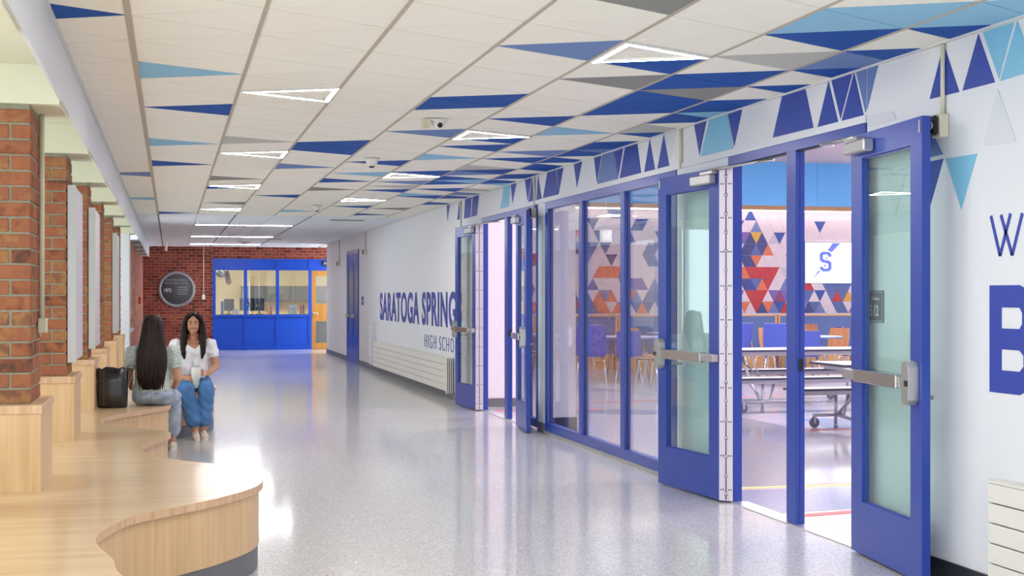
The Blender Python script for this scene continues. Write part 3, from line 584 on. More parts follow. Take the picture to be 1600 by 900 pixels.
# ---------------- door leaves ----------------
def leaf(name, label, H, L, s, length, hinge=True, arm=None):
    ang = atan2(L[1]-H[1], L[0]-H[0])
    r = root(name, label, 'door', (H[0], H[1], 0), ang, kind='structure')
    Wd = length; t = .045; hy = lambda a, b: (min(a*s, b*s), max(a*s, b*s))
    y0, y1 = hy(0, t); z0, z1 = .012, 2.368; gx0, gx1, gz0, gz1 = .152, Wd-.135, .305, 2.233
    g = G(); g.box(0, gx0, y0, y1, z0, z1).box(gx1, Wd, y0, y1, z0, z1).box(gx0, gx1, y0, y1, z0, gz0).box(gx0, gx1, y0, y1, gz1, z1)
    # stops
    for (a, b, c, d) in ((gx0, gx0+.008, gz0, gz1), (gx1-.008, gx1, gz0, gz1), (gx0+.008, gx1-.008, gz0, gz0+.008), (gx0+.008, gx1-.008, gz1-.008, gz1)): g.box(a, b, *hy(.014, .030), c, d)
    g.obj('door_leaf', m_frame, r); bx('glass_pane', m_gglass, r, gx0+.0085, gx1-.0085, *hy(.020, .0255), gz0+.0085, gz1-.0085)
    # panic bar: rail on the corridor side (y negative * s)
    pb = G(); pb.bbox(.0, .20, *hy(-.055, -.008), .99, 1.045, .003); pb.obj('bar_rail', m_alu, r)
    pb = G(); pb.bbox(.18, Wd-.18, *hy(-.062, -.004), .982, 1.05, .004); pb.obj('push_bar', m_steel, r)
    G().bbox(Wd-.178, Wd-.12, *hy(-.05, -.004), .985, 1.045, .003).obj('bar_end', m_alu, r)
    g = G(); P = [(Wd-.112, .905), (Wd-.048, .905), (Wd-.038, .93), (Wd-.034, .99), (Wd-.034, 1.04), (Wd-.038, 1.10), (Wd-.048, 1.128), (Wd-.112, 1.128), (Wd-.122, 1.10), (Wd-.126, 1.04), (Wd-.126, .99), (Wd-.122, .93)]
    g.prism(P, *(hy(-.058, -.0005)), 'y'); o = g.obj('latch_case', m_alu, r); fixn(o, .006)
    G().bbox(Wd-.075, Wd-.035, *hy(-.064, -.0585), 1.0, 1.03, .002).obj('latch_bolt', m_dark, r)
    G().tube([(Wd-.08, s*(t+.0005), .94), (Wd-.08, s*(t+.05), .94)], .012).tube([(Wd-.09, s*(t+.05), .94), (Wd-.2, s*(t+.05), .94)], .011).obj('lever_handle', m_alu, r)
    # closer
    o = G().bbox(.04, .33, *hy(-.065, -.0005), 2.255, 2.325, .008).obj('door_closer', m_alu, r)
    bx('closer_bracket', m_alu, r, .02, .20, *hy(-.05, -.001), 2.3255, 2.345)
    G().bbox(Wd-.035, Wd-.018, *hy(-.004, -.0005), 2.285, 2.35, .001).obj('flush_plate', m_alu, r)
    if arm:
        Mi = Matrix.Translation((H[0], H[1], 0)) @ Matrix.Rotation(ang, 4, 'Z'); A = Mi.inverted() @ Vector((arm[0], arm[1], 2.37)); B = Mi.inverted() @ Vector((arm[2], arm[3], 2.37))
        g = G(); g.T = None; g.tube([(.12, -s*.03, 2.352), A], .011, 6).tube([A, B], .011, 6).ell(A, (.016, .016, .012), 8, 6); g.obj('closer_arm', m_alu, r)
    if hinge:
        Mi = Matrix.Translation((H[0], H[1], 0)) @ Matrix.Rotation(ang, 4, 'Z')
        J = Mi.inverted() @ Vector((W-.006, hinge, 0))
        d = Vector((J.x, J.y)).normalized(); n = Vector((d.y, -d.x)); 
        c = Mi.inverted() @ Vector((0, -5, 0))
        if (Vector((c.x, c.y))-Vector((0, 0))).dot(n) < 0: n = -n
        q = [Vector((0, 0))+n*.001, Vector((J.x, J.y))+n*.001]; q2 = [q[1]+n*.005, q[0]+n*.005]
        G().prism([tuple(p) for p in q+q2], .012, 2.368).obj('hinge_strip', m_hinge, r)
        mid = (q[0]+q[1])/2+n*.006; g = G(); hh = G()
        hh.tube([(mid.x, mid.y, .02), (mid.x, mid.y, 2.36)], .0035, 6)
        k = .06
        while k < 2.34: g.tube([(mid.x, mid.y, k-.012), (mid.x, mid.y, k+.012)], .012, 8); k += .132
        g.obj('hinge_pin', m_alu, r)
        for z in (.09, .33, .57, .81, 1.05, 1.29, 1.53, 1.77, 2.01, 2.25):
            for f in (.14, .30, .70, .86):
                p = q[0].lerp(q[1], f)+n*.0055; 
                hh.tube([(p.x, p.y, z), (p.x+n.x*.0016, p.y+n.y*.0016, z)], .0055, 6)
        hh.obj('hinge_screws', m_dark, r)
    return r
leaf('door_1', 'nearest blue glazed door leaf with steel push bar, standing open at right', (3.774, 6.894), (3.666, 5.982), 1, .922, None, (3.80, 7.3, 3.9, 7.35))
leaf('door_2', 'blue glazed door leaf folded back over the glass wall panes', (3.764, 8.76), (3.665, 9.722), -1, .962, 8.705, (3.86, 8.35, 3.92, 8.2))
leaf('door_3', 'farthest open blue door leaf, covering the end of the lettering', (3.744, 16.44), (3.690, 17.486), -1, 1.0, 16.45, (3.86, 16.0, 3.92, 15.9))
leaf('door_4', 'blue glazed door leaf seen almost edge on beside the sidelight', (3.745, 14.42), (3.655, 13.64), 1, .80, None, (3.86, 14.8, 3.92, 14.85))
# room sign
r = root('room_sign', 'dark blue room sign reading E112 on the wall behind the open door', 'sign', (W-.0005, 6.757, 1.40))
G().bbox(-.008, 0, -.095, .095, -.09, .09, .002).obj('sign_plate', M('sign_navy', '1F2547', .4), r)
g = G(); g.box(-.0095, -.0083, -.088, .088, .080, .083).box(-.0095, -.0083, -.088, .088, -.083, -.080).box(-.0095, -.0083, -.088, -.085, -.08, .08).box(-.0095, -.0083, .085, .088, -.08, .08); g.obj('sign_border', m_white, r)
text_mesh('sign_lettering', 'E112', .085, m_white, r, Matrix(((0, 0, -1, -.0092), (-1, 0, 0, .072), (0, 1, 0, -.052), (0, 0, 0, 1))), xs=.72, off=.002, ext=.0008)
text_mesh('sign_lettering', 'Cafeteria', .030, m_white, r, Matrix(((0, 0, -1, -.0092), (-1, 0, 0, .03), (0, 1, 0, .035), (0, 0, 0, 1))), xs=.8, ext=.0008)
# wall devices with conduits
def alarm(label, y, z, ztop=CE, big=1):
    r = root('door_alarm', label, 'alarm', (W, y, z), 0)
    G().bbox(-.055, -.0005, -.04*big, .04*big, -.06, .06, .006).obj('back_box', m_plastic, r)
    G().bbox(-.085, -.0555, -.034*big, .034*big, -.05, .05, .01).obj('horn', m_dark if y < 20 else m_grey, r); G().lathe([(.001, -.006), (.02, -.006), (.022, 0)], (-.0855, 0, 0), 12, 'x').obj('lens', m_alu, r)
    G().tube([(-.014, 0, .0605), (-.014, 0, ztop-z-.014)], .012).obj('conduit_pipe', m_plastic, r); return r
alarm('exit door horn box with conduit above the nearest open door leaf', 6.06, 2.33)
alarm('exit door horn box with conduit beside the farther pair of doors', 13.96, 2.36, big=.9)
alarm('small horn box with conduit just before the far blue door', 26.9, 2.34)
alarm('small horn box with conduit just past the far blue door', 31.2, 2.20)
alarm_c = root('conduit', 'cream conduit pipe crossing the frieze above the folded back door', 'conduit', (W, 9.68, 2.45)); G().tube([(-.014, 0, 0), (-.014, 0, .30)], .013).obj('pipe', m_plastic, alarm_c)
alarm_c = root('conduit', 'thin conduit pipe crossing the frieze above the farther doors', 'conduit', (W, 17.75, 2.35)); G().tube([(-.014, 0, 0), (-.014, 0, .40)], .011).obj('pipe', m_plastic, alarm_c)
# far double door
r = root('door_5', 'closed blue double door far along the white wall', 'door', (W, 0, 0), kind='structure')
G().box(-.02, -.0005, 27.94, 28.02, 0.0005, 2.44).box(-.02, -.0005, 29.74, 29.82, 0.0005, 2.44).box(-.02, -.0005, 28.02, 29.74, 2.34, 2.44).obj('door_frame', m_frame, r)
for a, b in ((28.03, 28.875), (28.885, 29.73)):
    g = G().box(-.016, -.001, a, a+.2, .01, 2.33).box(-.016, -.001, b-.2, b, .01, 2.33).box(-.016, -.001, a+.2, b-.2, .01, .62).box(-.016, -.001, a+.2, b-.2, 2.1, 2.33); lf = g.obj('door_leaf', m_frame, r)
    bx('glass_pane', M('far_door_glass', '5D6470', .3), lf, -.006, -.001, a+.2, b-.2, .62, 2.1); G().bbox(-.08, -.0165, b-.3, b-.1, .98, 1.05, .004).obj('push_bar', m_alu, lf)
r = root('room_sign', 'small blue room sign just before the far blue door', 'sign', (W-.0005, 27.4, 1.35)); bx('sign_plate', m_text, r, -.008, 0, -.12, .12, -.09, .09); bx('sign_band', m_white, r, -.0095, -.0085, -.1, .1, -.01, .01)
r = root('pipe_cover', 'white vertical pipe cover at the end of the long radiator', 'cover', (W-.0005, 25.62, .12)); G().bbox(-.1, 0, -.12, .12, 0, .84, .004).obj('cover_body', m_wall, r); bx('seam_strip', m_lgrey, r, -.1015, -.1005, -.10, -.095, .1, .7)
r = root('wall_vent', 'slim louvre plate on the white wall left of the radiator', 'vent', (W-.0005, 26.6, .62)); bx('plate', m_wall, r, -.006, 0, -.1, .1, -.38, .38)
for k in range(6): bx('slat', m_lgrey, r, -.009, -.0065, -.06, .06, -.06+.025*k, -.05+.025*k)
# radiators
def radiator(label, y0, y1, z0, z1, grille):
    r = root('radiator', label, 'radiator', (W-.0005, y0, z0), 0)
    n = 5 if grille else 5; H = z1-z0; g = .006; h = H/n
    bx('back_plate', m_slot, r, -.07, 0, .03, y1-y0, .0, H-.01)
    for k in range(n): G().bbox(-.095, -.0705, 0.02 if grille else .0, y1-y0, k*h+g/2, (k+1)*h-g/2, .004).obj('radiator_bar', m_cream, r)
    bx('top_cover', m_cream, r, -.095, 0, 0, y1-y0, H, H+.012)
    if grille:
        for k in range(4): bx('end_fin', m_cream, r, -.11+.026*k, -.098+.026*k, -.06, .018, -.02, H+.01)
    return r
radiator('long white wall radiator with slats under the school lettering', 18.3, 25.35, .11, .575, True)
radiator('cream wall radiator cut by the right picture edge', 3.4, 5.555, .10, .577, False)
# ---------------- end wall: plaque, office front ----------------
r = root('plaque', 'round grey school plaque dated 1972 on the end brick wall', 'plaque', (.165, YE, 1.62))
G().lathe([(.001, -.03), (.40, -.03), (.405, -.045), (.44, -.05), (.48, -.03), (.485, -.0005)], n=48, axis='y').obj('rim', M('plaque_rim', '8F9096', .5, .5), r)
G().lathe([(.001, -.034), (.395, -.034), (.398, -.0305)], n=48, axis='y').obj('face', M('plaque_face', '4A4A50', .6, .2), r)
mt = M('plaque_letter', '9A9AA0', .5, .3)
for s_, z, sz in (('SARATOGA SPRINGS', .22, .075), ('SENIOR HIGH SCHOOL', .14, .075)): text_mesh('plaque_lettering', s_, sz, mt, r, front_mat(0, -.037, z), ext=.002, align='CENTER', xs=.78)
text_mesh('plaque_lettering', '1972', .13, m_white, r, front_mat(-.33, -.037, -.07), ext=.002, xs=.75)
for k in range(4): bx('text_line', mt, r, .02, .28, -.0365, -.0345, .05-.06*k, .065-.06*k)
r = root('conduit', 'thin vertical conduit with switch box on the end brick wall', 'conduit', (.857, YE, 1.38)); G().tube([(0, -.015, .1), (0, -.015, CE-1.38-.01)], .013).obj('pipe', m_plastic, r); G().bbox(-.04, .04, -.05, -.0005, -.03, .10, .004).obj('switch_box', m_white, r)
r = root('window_12', 'blue office front with three windows above solid panels', 'window', (0, YE, 0), kind='structure')
XS = [(1.173, 1.909), (1.993, 2.755), (2.84, 3.628)]
bx('frame_rail', m_office, r, 1.09, 5.2, -.03, .06, 2.40, 2.44); bx('frame_rail', m_office, r, 1.09, 5.2, -.03, .06, 2.135, 2.17); bx('frame_rail', m_office, r, 1.09, 3.71, -.045, .06, .885, .942); bx('frame_rail', m_office, r, 1.09, 3.71, -.03, .06, 0.0005, .10)
pv = 1.09
for a, b in XS+[(3.71, 5.2)]:
    if b < 4 or a > 3.6: pass
XM = [(1.09, 1.173), (1.909, 1.993), (2.755, 2.84), (3.628, 3.71)]
for a, b in XM:
    for z0, z1 in ((.1005, .8845), (.9425, 2.1345), (2.1705, 2.3995)): bx('mullion', m_office, r, a, b, -.03, .06, z0, z1)
for a, b in XS:
    bx('lower_panel', m_office, r, a, b, -.005, .04, .1005, .8845); bx('pane', m_glass, r, a, b, .01, .016, .9425, 2.1345); bx('upper_panel', m_office, r, a, b, -.008, .04, 2.1705, 2.3995)
bx('upper_panel', m_office, r, 3.71, 5.2, -.008, .04, 2.1705, 2.3995)
m_oak = wood('oak_door', 'A06A22', 'B97F33', (20, 20, 1.2), .45)
r = root('door_6', 'oak office door with glass panels beside the office windows', 'door', (3.715, YE, 0), kind='structure')
dr = r
g = G().box(0, .11, -.005, .04, .01, 2.13).box(.72, .95, -.005, .04, .01, 2.13).box(.11, .72, -.005, .04, .01, .17).box(.11, .72, -.005, .04, .76, 1.22).box(.11, .72, -.005, .04, 1.98, 2.13); g.obj('door_leaf', m_oak, r)
bx('glass_pane', m_glass, r, .11, .72, .012, .018, .17, .76); bx('glass_pane', m_glass, r, .11, .72, .012, .018, 1.22, 1.98)
G().lathe([(.001, -.012), (.035, -.012), (.035, 0)], (.055, -.006, .97), 12, 'y').tube([(.055, -.02, .97), (.055, -.06, .97), (.17, -.06, .97)], .012).obj('door_handle', m_alu, r)
r = root('exit_sign', 'small black clock sign over the oak office door', 'sign', (4.09, YE, 2.27)); G().bbox(-.09, .16, -.09, -.035, 0, .12, .004).obj('case', m_dark, r); text_mesh('sign_lettering', '8:46', .09, M('led_pale', 'C8C0C8', .5), r, front_mat(-.05, -.0915, .03), ext=.001)
# office interior
oi = G(); oi.box(-.5, 6.5, 40.5, 40.6, 0, 2.7).box(.6, .7, YE+.26, 40.5, 0, 2.7).box(6.4, 6.5, YE+.26, 40.5, 0, 2.7)
tag(oi.obj('wall_office', M('cream_wall', 'E8D9B4', .7)), 'cream walls of the office behind the blue office front', 'wall', kind='structure')
oc = bx('ceiling', m_ceil, None, .6, 6.5, YE+.26, 40.6, 2.6, 2.7); tag(oc, 'white ceiling inside the office', 'ceiling', kind='structure')
of = bx('floor', m_base, None, -.5, 6.6, YE+.16, 40.6, -.1, 0); tag(of, 'grey floor inside the office', 'floor', kind='structure')
for i, x in enumerate((2.2, 4.4)):
    r = root('ceiling_light', ('warm square ceiling light in the office above the monitors', 'warm square ceiling light in the office near the oak door')[i], 'light', (x, 38.4, 2.5995)); bx('housing', m_white, r, -.64, .64, -.34, .34, -.015, 0); bx('diffuser', m_olamp, r, -.6, .6, -.3, .3, -.02, -.0155)
m_gcab = M('grey_cabinet', '6E7073', .6, noise=.06, scale=3)
for i in range(6):
    x = 2.05+i*.72; r = root('wall_cabinet', 'grey wall cabinet in the office, %s from the left' % ORD[i], 'cabinet', (x, 40.5, 1.28), 0, 'grey wall cabinets in the office')
    bx('body', m_gcab, r, 0, .715, -.38, -.0005, 0, .46); bx('door', m_gcab, r, .01, .705, -.40, -.3805, .01, .45); bx('handle', m_alu, r, .62, .63, -.415, -.4005, .05, .15)
bxx = root('work_counter', 'grey counter along the back of the office', 'counter', (2.0, 40.5, 0)); bx('counter_top', m_wood, bxx, 0, 4.3, -.65, -.001, .84, .88)
for i in range(5): bx('cabinet_door', m_slot, bxx, .02+.86*i, .85+.86*i, -.62, -.001, .05, .8395)
desk = root('reception_desk', 'dark desk just behind the office windows', 'desk', (1.3, 37.0, 0)); bx('desk_top', m_slot, desk, 0, 2.3, -.35, .45, .90, .94)
for x in (.05, 2.2): bx('desk_leg', m_slot, desk, x, x+.05, -.3, .4, 0.0005, .8995)
def monitor(label, x, y, w_, h_, rz=0):
    r = root('monitor', label, 'monitor', (x, y, .9405), rz); G().bbox(-w_/2, w_/2, -.02, .02, .10, .10+h_, .004).obj('screen', m_dark, r); G().tube([(0, .03, 0.02), (0, .03, .2)], .02).lathe([(.001, .015), (.1, .015), (.11, 0.0)], (0, .02, 0), 12).obj('stand', m_dark, r)
monitor('black monitor seen from the front at the left office window', 1.55, 37.0, .27, .32); monitor('larger black monitor at the middle of the left office window', 2.08, 37.1, .5, .34, .2)
monitor('black monitor half hidden behind the first office mullion', 2.38, 37.3, .26, .34)
for i, (x, c, lab, w_, h_) in enumerate(((1.36, m_fb, 'blue and white ring binder on the office desk', .07, .36), (1.72, m_white, 'white paper box in front of the office monitor', .16, .14), (3.25, m_white, 'white leaning folder in the right office window', .22, .26), (3.46, m_red, 'red thin folder beside the white leaning folder', .03, .26), (3.50, m_yel, 'yellow thin folder beside the red folder', .03, .26), (3.54, m_fb, 'blue thin folder at the end of the folders', .03, .26), (2.60, m_yel, 'yellow paper sorter in the middle office window', .06, .22), (2.66, m_red, 'red marker holder in the middle office window', .04, .22))):
    o = G().bbox(-w_/2, w_/2, -.05, .05, 0, h_, .004).obj('binder' if i in (0, 2, 3, 4, 5) else 'desk_box', c); o.location = (x, 36.75, .9405 if x < 3.5 and x > 1.3 else .9405); tag(o, lab, 'folder' if i in (2, 3, 4, 5, 0) else 'box')
o = bx('side_shelf', m_slot, None, 3.62, 4.0, 37.4, 38.0, 0.0005, .94); tag(o, 'dark low cabinet behind the oak office door glass', 'cabinet')
r = root('wall_clock', 'round white clock high in the left office window', 'clock', (1.33, 36.9, 2.07)); G().lathe([(.001, -.02), (.10, -.02), (.115, -.03), (.125, -.02), (.125, .01)], n=28, axis='y').obj('clock_rim', m_dark, r); G().lathe([(.001, -.024), (.1, -.024), (.1, -.0205)], n=28, axis='y').obj('clock_face', m_white, r); bx('clock_hand', m_dark, r, -.004, .004, -.027, -.0245, 0, .07)
r = root('flag', 'hanging flag with red and white stripes beside the office clock', 'flag', (1.52, 36.95, 1.72))
m_fr = M('flag_red', 'A83A3F', .8); m_fw = M('flag_cream', 'D8C9C4', .8)
for k in range(5):
    g = G(); x = -.06+.028*k
    g.tube([(x-.05, 0, .42), (x-.01, .01*(k % 2), .25), (x+.03, 0, .02+.02*abs(k-2))], .015, 6); g.obj('stripe', (m_fr, m_fw)[k % 2], r)
G().tube([(-.16, .03, .34), (.02, .0, .62)], .008, 6).obj('pole', m_oak, r)
# ---------------- cafeteria shell ----------------
m_cwall = M('cafeteria_wall', 'E9E1E8', .6)
cs = G(); cs.box(W+T+.005, 22, 25.60, 25.75, 0, 4.3); tag(cs.obj('wall_back', m_cwall), 'back wall of the cafeteria carrying the triangle mosaic', 'wall', kind='structure')
tag(bx('wall_side', m_cwall, None, 21.9, 22.0, -1, 25.6, 0, 4.3), 'far side wall of the cafeteria', 'wall', kind='structure')
tag(bx('wall_side', m_cwall, None, W+T+.005, 21.9, -1.1, -1, 0, 4.3), 'near side wall of the cafeteria', 'wall', kind='structure')
cc = bx('ceiling', M('cafeteria_ceiling', 'DAD5DC', .8), None, W+T+.005, 22, -1, 25.6, 4.2, 4.3); tag(cc, 'high white ceiling of the cafeteria', 'ceiling', kind='structure')
rw = bx('wall_return', m_cwall, None, W+T+.005, 4.52, 17.0, 17.2, 0, 4.2); tag(rw, 'white wall return seen through the farther doorway', 'wall', kind='structure'); bx('base_strip', m_base, rw, W+T+.006, 4.53, 16.985, 16.9995, 0, .11)
rw = bx('wall_return', m_cwall, None, W+T+.005, 4.20, 13.62, 13.82, 0, 4.2); tag(rw, 'white wall return behind the first glass pane', 'wall', kind='structure'); bx('base_strip', m_dbase, rw, W+T+.006, 4.21, 13.605, 13.6195, 0, .16)
m_bband = M('bright_blue_band', '6FC0FF', .55, noise=.02)
bd = root('upper_band', 'bright blue upper wall band above the triangle mosaic', 'wall panel', (0, 25.1, 0))
for k in range(8): bx('band_panel', m_bband, bd, 4.0+k*2.24, 6.235+k*2.24, 0, .499, 3.30, 4.199)
bx('wood_edge', m_oak if False else M('band_wood', 'B98C62', .5), bd, 4.0, 21.9, -.01, .499, 3.225, 3.2995)
cv = root('cove_light', 'warm cove light strip under the blue wall band', 'light', (0, 25.3, 3.2)); bx('diffuser', m_cove, cv, 4.3, 21.6, .1, .16, 0, .0245)
# mosaic
MC = {'W': 'E2D6DE', 'B': '3C56A6', 'P': '7484BE', 'Y': 'DDB04A', 'N': '46508A', 'O': 'E07C58', 'R': 'C23E46', 'T': '5C72AC', 'V': '8268B4', 'M': '964872', 'G': 'C9C3CC'}
MM = {k: M('mosaic_'+k, v, .5) for k, v in MC.items()}
rows = ['WBWWWWWWWWWWWWWWWWWW', 'WWPWWWWWWWWWWBWWWWWW', 'VNYNWGBWWWWWWWWWWWWW', 'NNTNOWWWRWWWWWWWWWWW', 'NNOWWWWWWWWWWWWWWWWW', 'ORRRRRWGWPWWWWWWWWWW', 'NBTORWWPPTPRWWTTTTTW', 'WRRRWVMVPPTTWBWTRTYW', 'OWRNOPBRWPPNTPWWTTWP']
XL = 11.559; DX = (14.073-11.559)/19; ZT = [3.262, 3.02, 2.776, 2.534, 2.293, 2.052, 1.811, 1.57, 1.329, 1.09]
ms = root('mosaic_wall', 'mosaic of coloured triangle panels on the cafeteria back wall', 'mosaic', (0, 25.599, 0))
st = {k: G() for k in MC}; rr = random.Random(11)
for ri in range(9):
    for m in range(-62, 60):
        cx = XL+m*DX
        if cx < 4.2 or cx > 21.6: continue
        up = (m % 2) != (ri % 2); a, b = cx-DX+.0025, cx+DX-.0025; zt, zb = ZT[ri]-.0012, ZT[ri+1]+.0012
        P = [(a, zb), (b, zb), (cx, zt)] if up else [(a, zt), (cx, zb), (b, zt)]
        if 0 <= m < 20: c = rows[ri][m]
        else:
            q = rr.random(); c = 'W' if q < (.86-.075*ri) else rr.choice('BTPNORTVPTBPOWTT')
            if m % 2: c = c if rr.random() < .6 else last
        last = c
        if 0 <= m < 20: o = G().prism(P, -.008, 0, 'y').obj('mosaic_panel', MM[c], ms); fixn(o)
        else: st[c].prism(P, -.008, 0, 'y')
for k, g in st.items():
    if g.v: fixn(g.obj('mosaic_panels', MM[k], ms, 'stuff'))
# screen
r = root('display_screen', 'white wall screen with a blue letter S emblem in the cafeteria', 'screen', (12.90, 25.56, 1.722))
m_scr = M('screen_white', (.93, 1, 1), .3, emit=.9); m_scb = M('screen_blue', hexc('4A58E0'), .3, emit=.8)
bx('screen_panel', m_scr, r, 0, 1.5, -.04, 0, 0, .85); G().box(-.012, 0, -.045, 0, -.012, .862).box(1.5, 1.512, -.045, 0, -.012, .862).box(0, 1.5, -.045, 0, .85, .862).box(0, 1.5, -.045, 0, -.012, 0).obj('bezel', m_dark, r)
def sp(P, name='emblem'): fixn(G().prism(P, -.043, -.0405, 'y').obj(name, m_scb, r))
u = lambda a, b: ((a-516)/5*.0137*.98+.0, .85-(b-297)/5*.01365)   # zoom crop units -> screen metres
o_ = [(640, 385), (660, 366), (722, 366), (742, 385), (742, 408), (712, 408), (712, 396), (704, 390), (678, 390), (670, 397), (670, 418), (680, 428), (724, 434), (744, 452), (744, 500), (722, 520), (664, 520), (642, 500), (642, 482), (672, 482), (672, 490), (680, 496), (706, 496), (714, 488), (714, 466), (706, 458), (660, 450), (640, 432)]
sp([u(*p) for p in o_]); sp([u(*p) for p in [(752, 300), (822, 300), (745, 372), (708, 356)]]); sp([u(*p) for p in [(648, 516), (634, 508), (560, 598)]]); sp([u(*p) for p in [(684, 424), (706, 400), (708, 416), (728, 420)]]); sp([u(*p) for p in [(642, 462), (704, 468), (680, 488), (676, 472)]])
# booths
m_trim = M('booth_wood', 'D9A86C', .5); m_bo = M('booth_blue', '5A73A8', .6)
for i in range(8):
    x = 5.2+i*1.72-.04
    r = root('booth_back', 'blue padded booth back with wood trim, %s from the left below the mosaic' % ORD[i], 'booth', (x, 25.0, 0), 0, 'booth backs below the mosaic')
    bx('panel', m_bo, r, .03, 1.64, 0, .06, .3, 1.04); G().box(0, .03, -.01, .07, .0, 1.07).box(1.64, 1.67, -.01, .07, 0, 1.07).box(.03, 1.64, -.01, .07, 1.04, 1.07).obj('wood_trim', m_trim, r); bx('seat_base', m_trim, r, .05, 1.6, -.04, -.001, 0.0005, .2995)
# cafeteria ceiling lights, a grid added to brighten the closed room
n = 0
for x in (6.5, 10.5, 14.5, 18.5):
    for y in (5, 10, 15, 20):
        n += 1; r = root('ceiling_light', 'added long pale cafeteria ceiling light, %s row from the corridor, %s from the near end' % (ORD[int((x-6.5)/4)], ORD[int(y/5)-1]), 'light', (x, y, 4.1995), 0, 'added cafeteria ceiling lights'); bx('housing', m_white, r, -1.0, 1.0, -.17, .17, -.03, 0); bx('diffuser', m_clamp, r, -.96, .96, -.13, .13, -.04, -.0305)
r = root('ceiling_vent', 'dark round vent in the cafeteria ceiling', 'vent', (10.9, 18.6, 4.1995)); G().lathe([(.001, -.05), (.12, -.05), (.2, -.02), (.22, 0)], n=24).obj('vent_frame', m_slot, r)
for i, (x, y, lab) in enumerate(((7.6, 22.8, 'white drum pendant lamp seen through the middle glass pane'),)):
    r = root('pendant_lamp', lab, 'lamp', (x, y, 2.42)); G().lathe([(.001, .03), (.10, .03), (.105, 0), (.11, 0), (.11, .22), (.001, .22)], n=24).obj('lamp_shade', M('shade_white', 'F0ECE8', .5, emit=.25), r); G().tube([(0, 0, .22), (0, 0, 1.78)], .006, 6).obj('cord', m_white, r)
# cafeteria tables
m_ttop = M('table_pale', 'D9D6E4', .35); m_tedge = M('table_dark_edge', '3A3A52', .4); m_leg = M('table_grey_steel', 'B4B4BC', .35, .5)
def bench_table(label, x, y, L, rz=0):
    r = root('folding_table', label, 'table', (x, y, 0), rz, 'folding bench tables in the cafeteria')
    def top(nm, y0, y1, z): 
        t = bx(nm, m_ttop, r, 0, L, y0, y1, z-.02, z); G().box(-.012, L+.012, y0-.012, y0, z-.026, z-.001).box(-.012, L+.012, y1, y1+.012, z-.026, z-.001).box(-.012, 0, y0, y1, z-.026, z-.001).box(L, L+.012, y0, y1, z-.026, z-.001).obj('edge_band', m_tedge, t)
        G().box(.12, L-.12, y0+.06, y1-.06, z-.075, z-.0265).obj('apron', m_leg, t)
    top('table_top', -.38, .38, .76); top('bench_seat', -1.0, -.72, .44); top('bench_seat', .72, 1.0, .44)
    for xx in (.55, L-.55):
        for s in (-1, 1):
            G().tube([(xx, s*.24, .69), (xx, s*.5, .35), (xx, s*.82, .14)], .019).obj('leg', m_leg, r)
            G().tube([(xx, s*.86, .36), (xx, s*.86, .04)], .019).lathe([(.001, 0), (.026, 0), (.022, .04)], (xx, s*.86, 0.0005), 10).obj('leg', m_leg, r)
            G().tube([(xx-.28, s*.86, .14), (xx+.1, s*.86, .14), (xx+.16, s*.86, .36)], .02).obj('foot_bar', m_leg, r)
            w_ = root_caster(r, xx-.26, s*.86)
        G().tube([(xx, -.84, .14), (xx, 0, .10), (xx, .84, .14)], .02).obj('cross_bar', m_leg, r)
        G().tube([(xx+.1, -.3, .69), (xx+.35, 0, .4), (xx+.1, .3, .69)], .012).obj('brace', m_leg, r)
    return r
def root_caster(p, x, y):
    g = G().lathe([(.001, -.014), (.05, -.016), (.058, -.01), (.058, .01), (.05, .016), (.001, .014)], (x, y, .059), 16, 'y'); wh = g.obj('caster_wheel', m_base, p)
    G().box(x-.012, x+.012, y-.024, y-.0165, .05, .13).box(x-.012, x+.012, y+.0165, y+.024, .05, .13).box(x-.012, x+.012, y-.024, y+.024, .13, .145).obj('caster_fork', m_leg, wh); return wh
bench_table('folding bench table nearest the doorway, with casters', 6.60, 12.55, 3.0)
bench_table('folding bench table behind the nearest one', 6.60, 16.15, 3.2)
bench_table('folding bench table farther right behind the doorway', 10.6, 16.9, 2.6, .0)
def round_table(label, x, y, rad):
    r = root('round_table', label, 'table', (x, y, 0), 0, 'round cafeteria tables')
    t = G().lathe([(.001, .76), (rad-.01, .76)], n=40).lathe([(.001, .735), (rad-.01, .735)], n=40).obj('table_top', m_ttop, r)
    G().lathe([(rad-.01, .761), (rad+.004, .755), (rad+.004, .735), (rad-.01, .731)], n=40).obj('edge_band', m_peri, t)
    for k in range(4):
        a = pi/4+k*pi/2; G().tube([(.25*cos(a), .25*sin(a), .73), (.42*cos(a), .42*sin(a), .02)], .02).obj('leg', m_leg, r)
    G().lathe([(.27, .70), (.27, .73), (.20, .73), (.20, .70)], n=20).obj('apron', m_leg, r)
    return r
RT = [(10.62, 21.0, .63), (7.6, 21.6, .6), (13.3, 22.6, .62), (9.2, 23.4, .6), (12.6, 19.8, .62), (6.3, 23.4, .6), (12.0, 24.0, .4)]
RL = ['white round table framed in the near doorway', 'white round table seen through the third glass pane', 'round table by the screen wall at right', 'round table in the back row left of the doorway', 'round table partly behind the nearest open door', 'round table far left behind the glass', 'small round table in the back row under the mosaic']
for a, l in zip(RT, RL): round_table(l, *a)
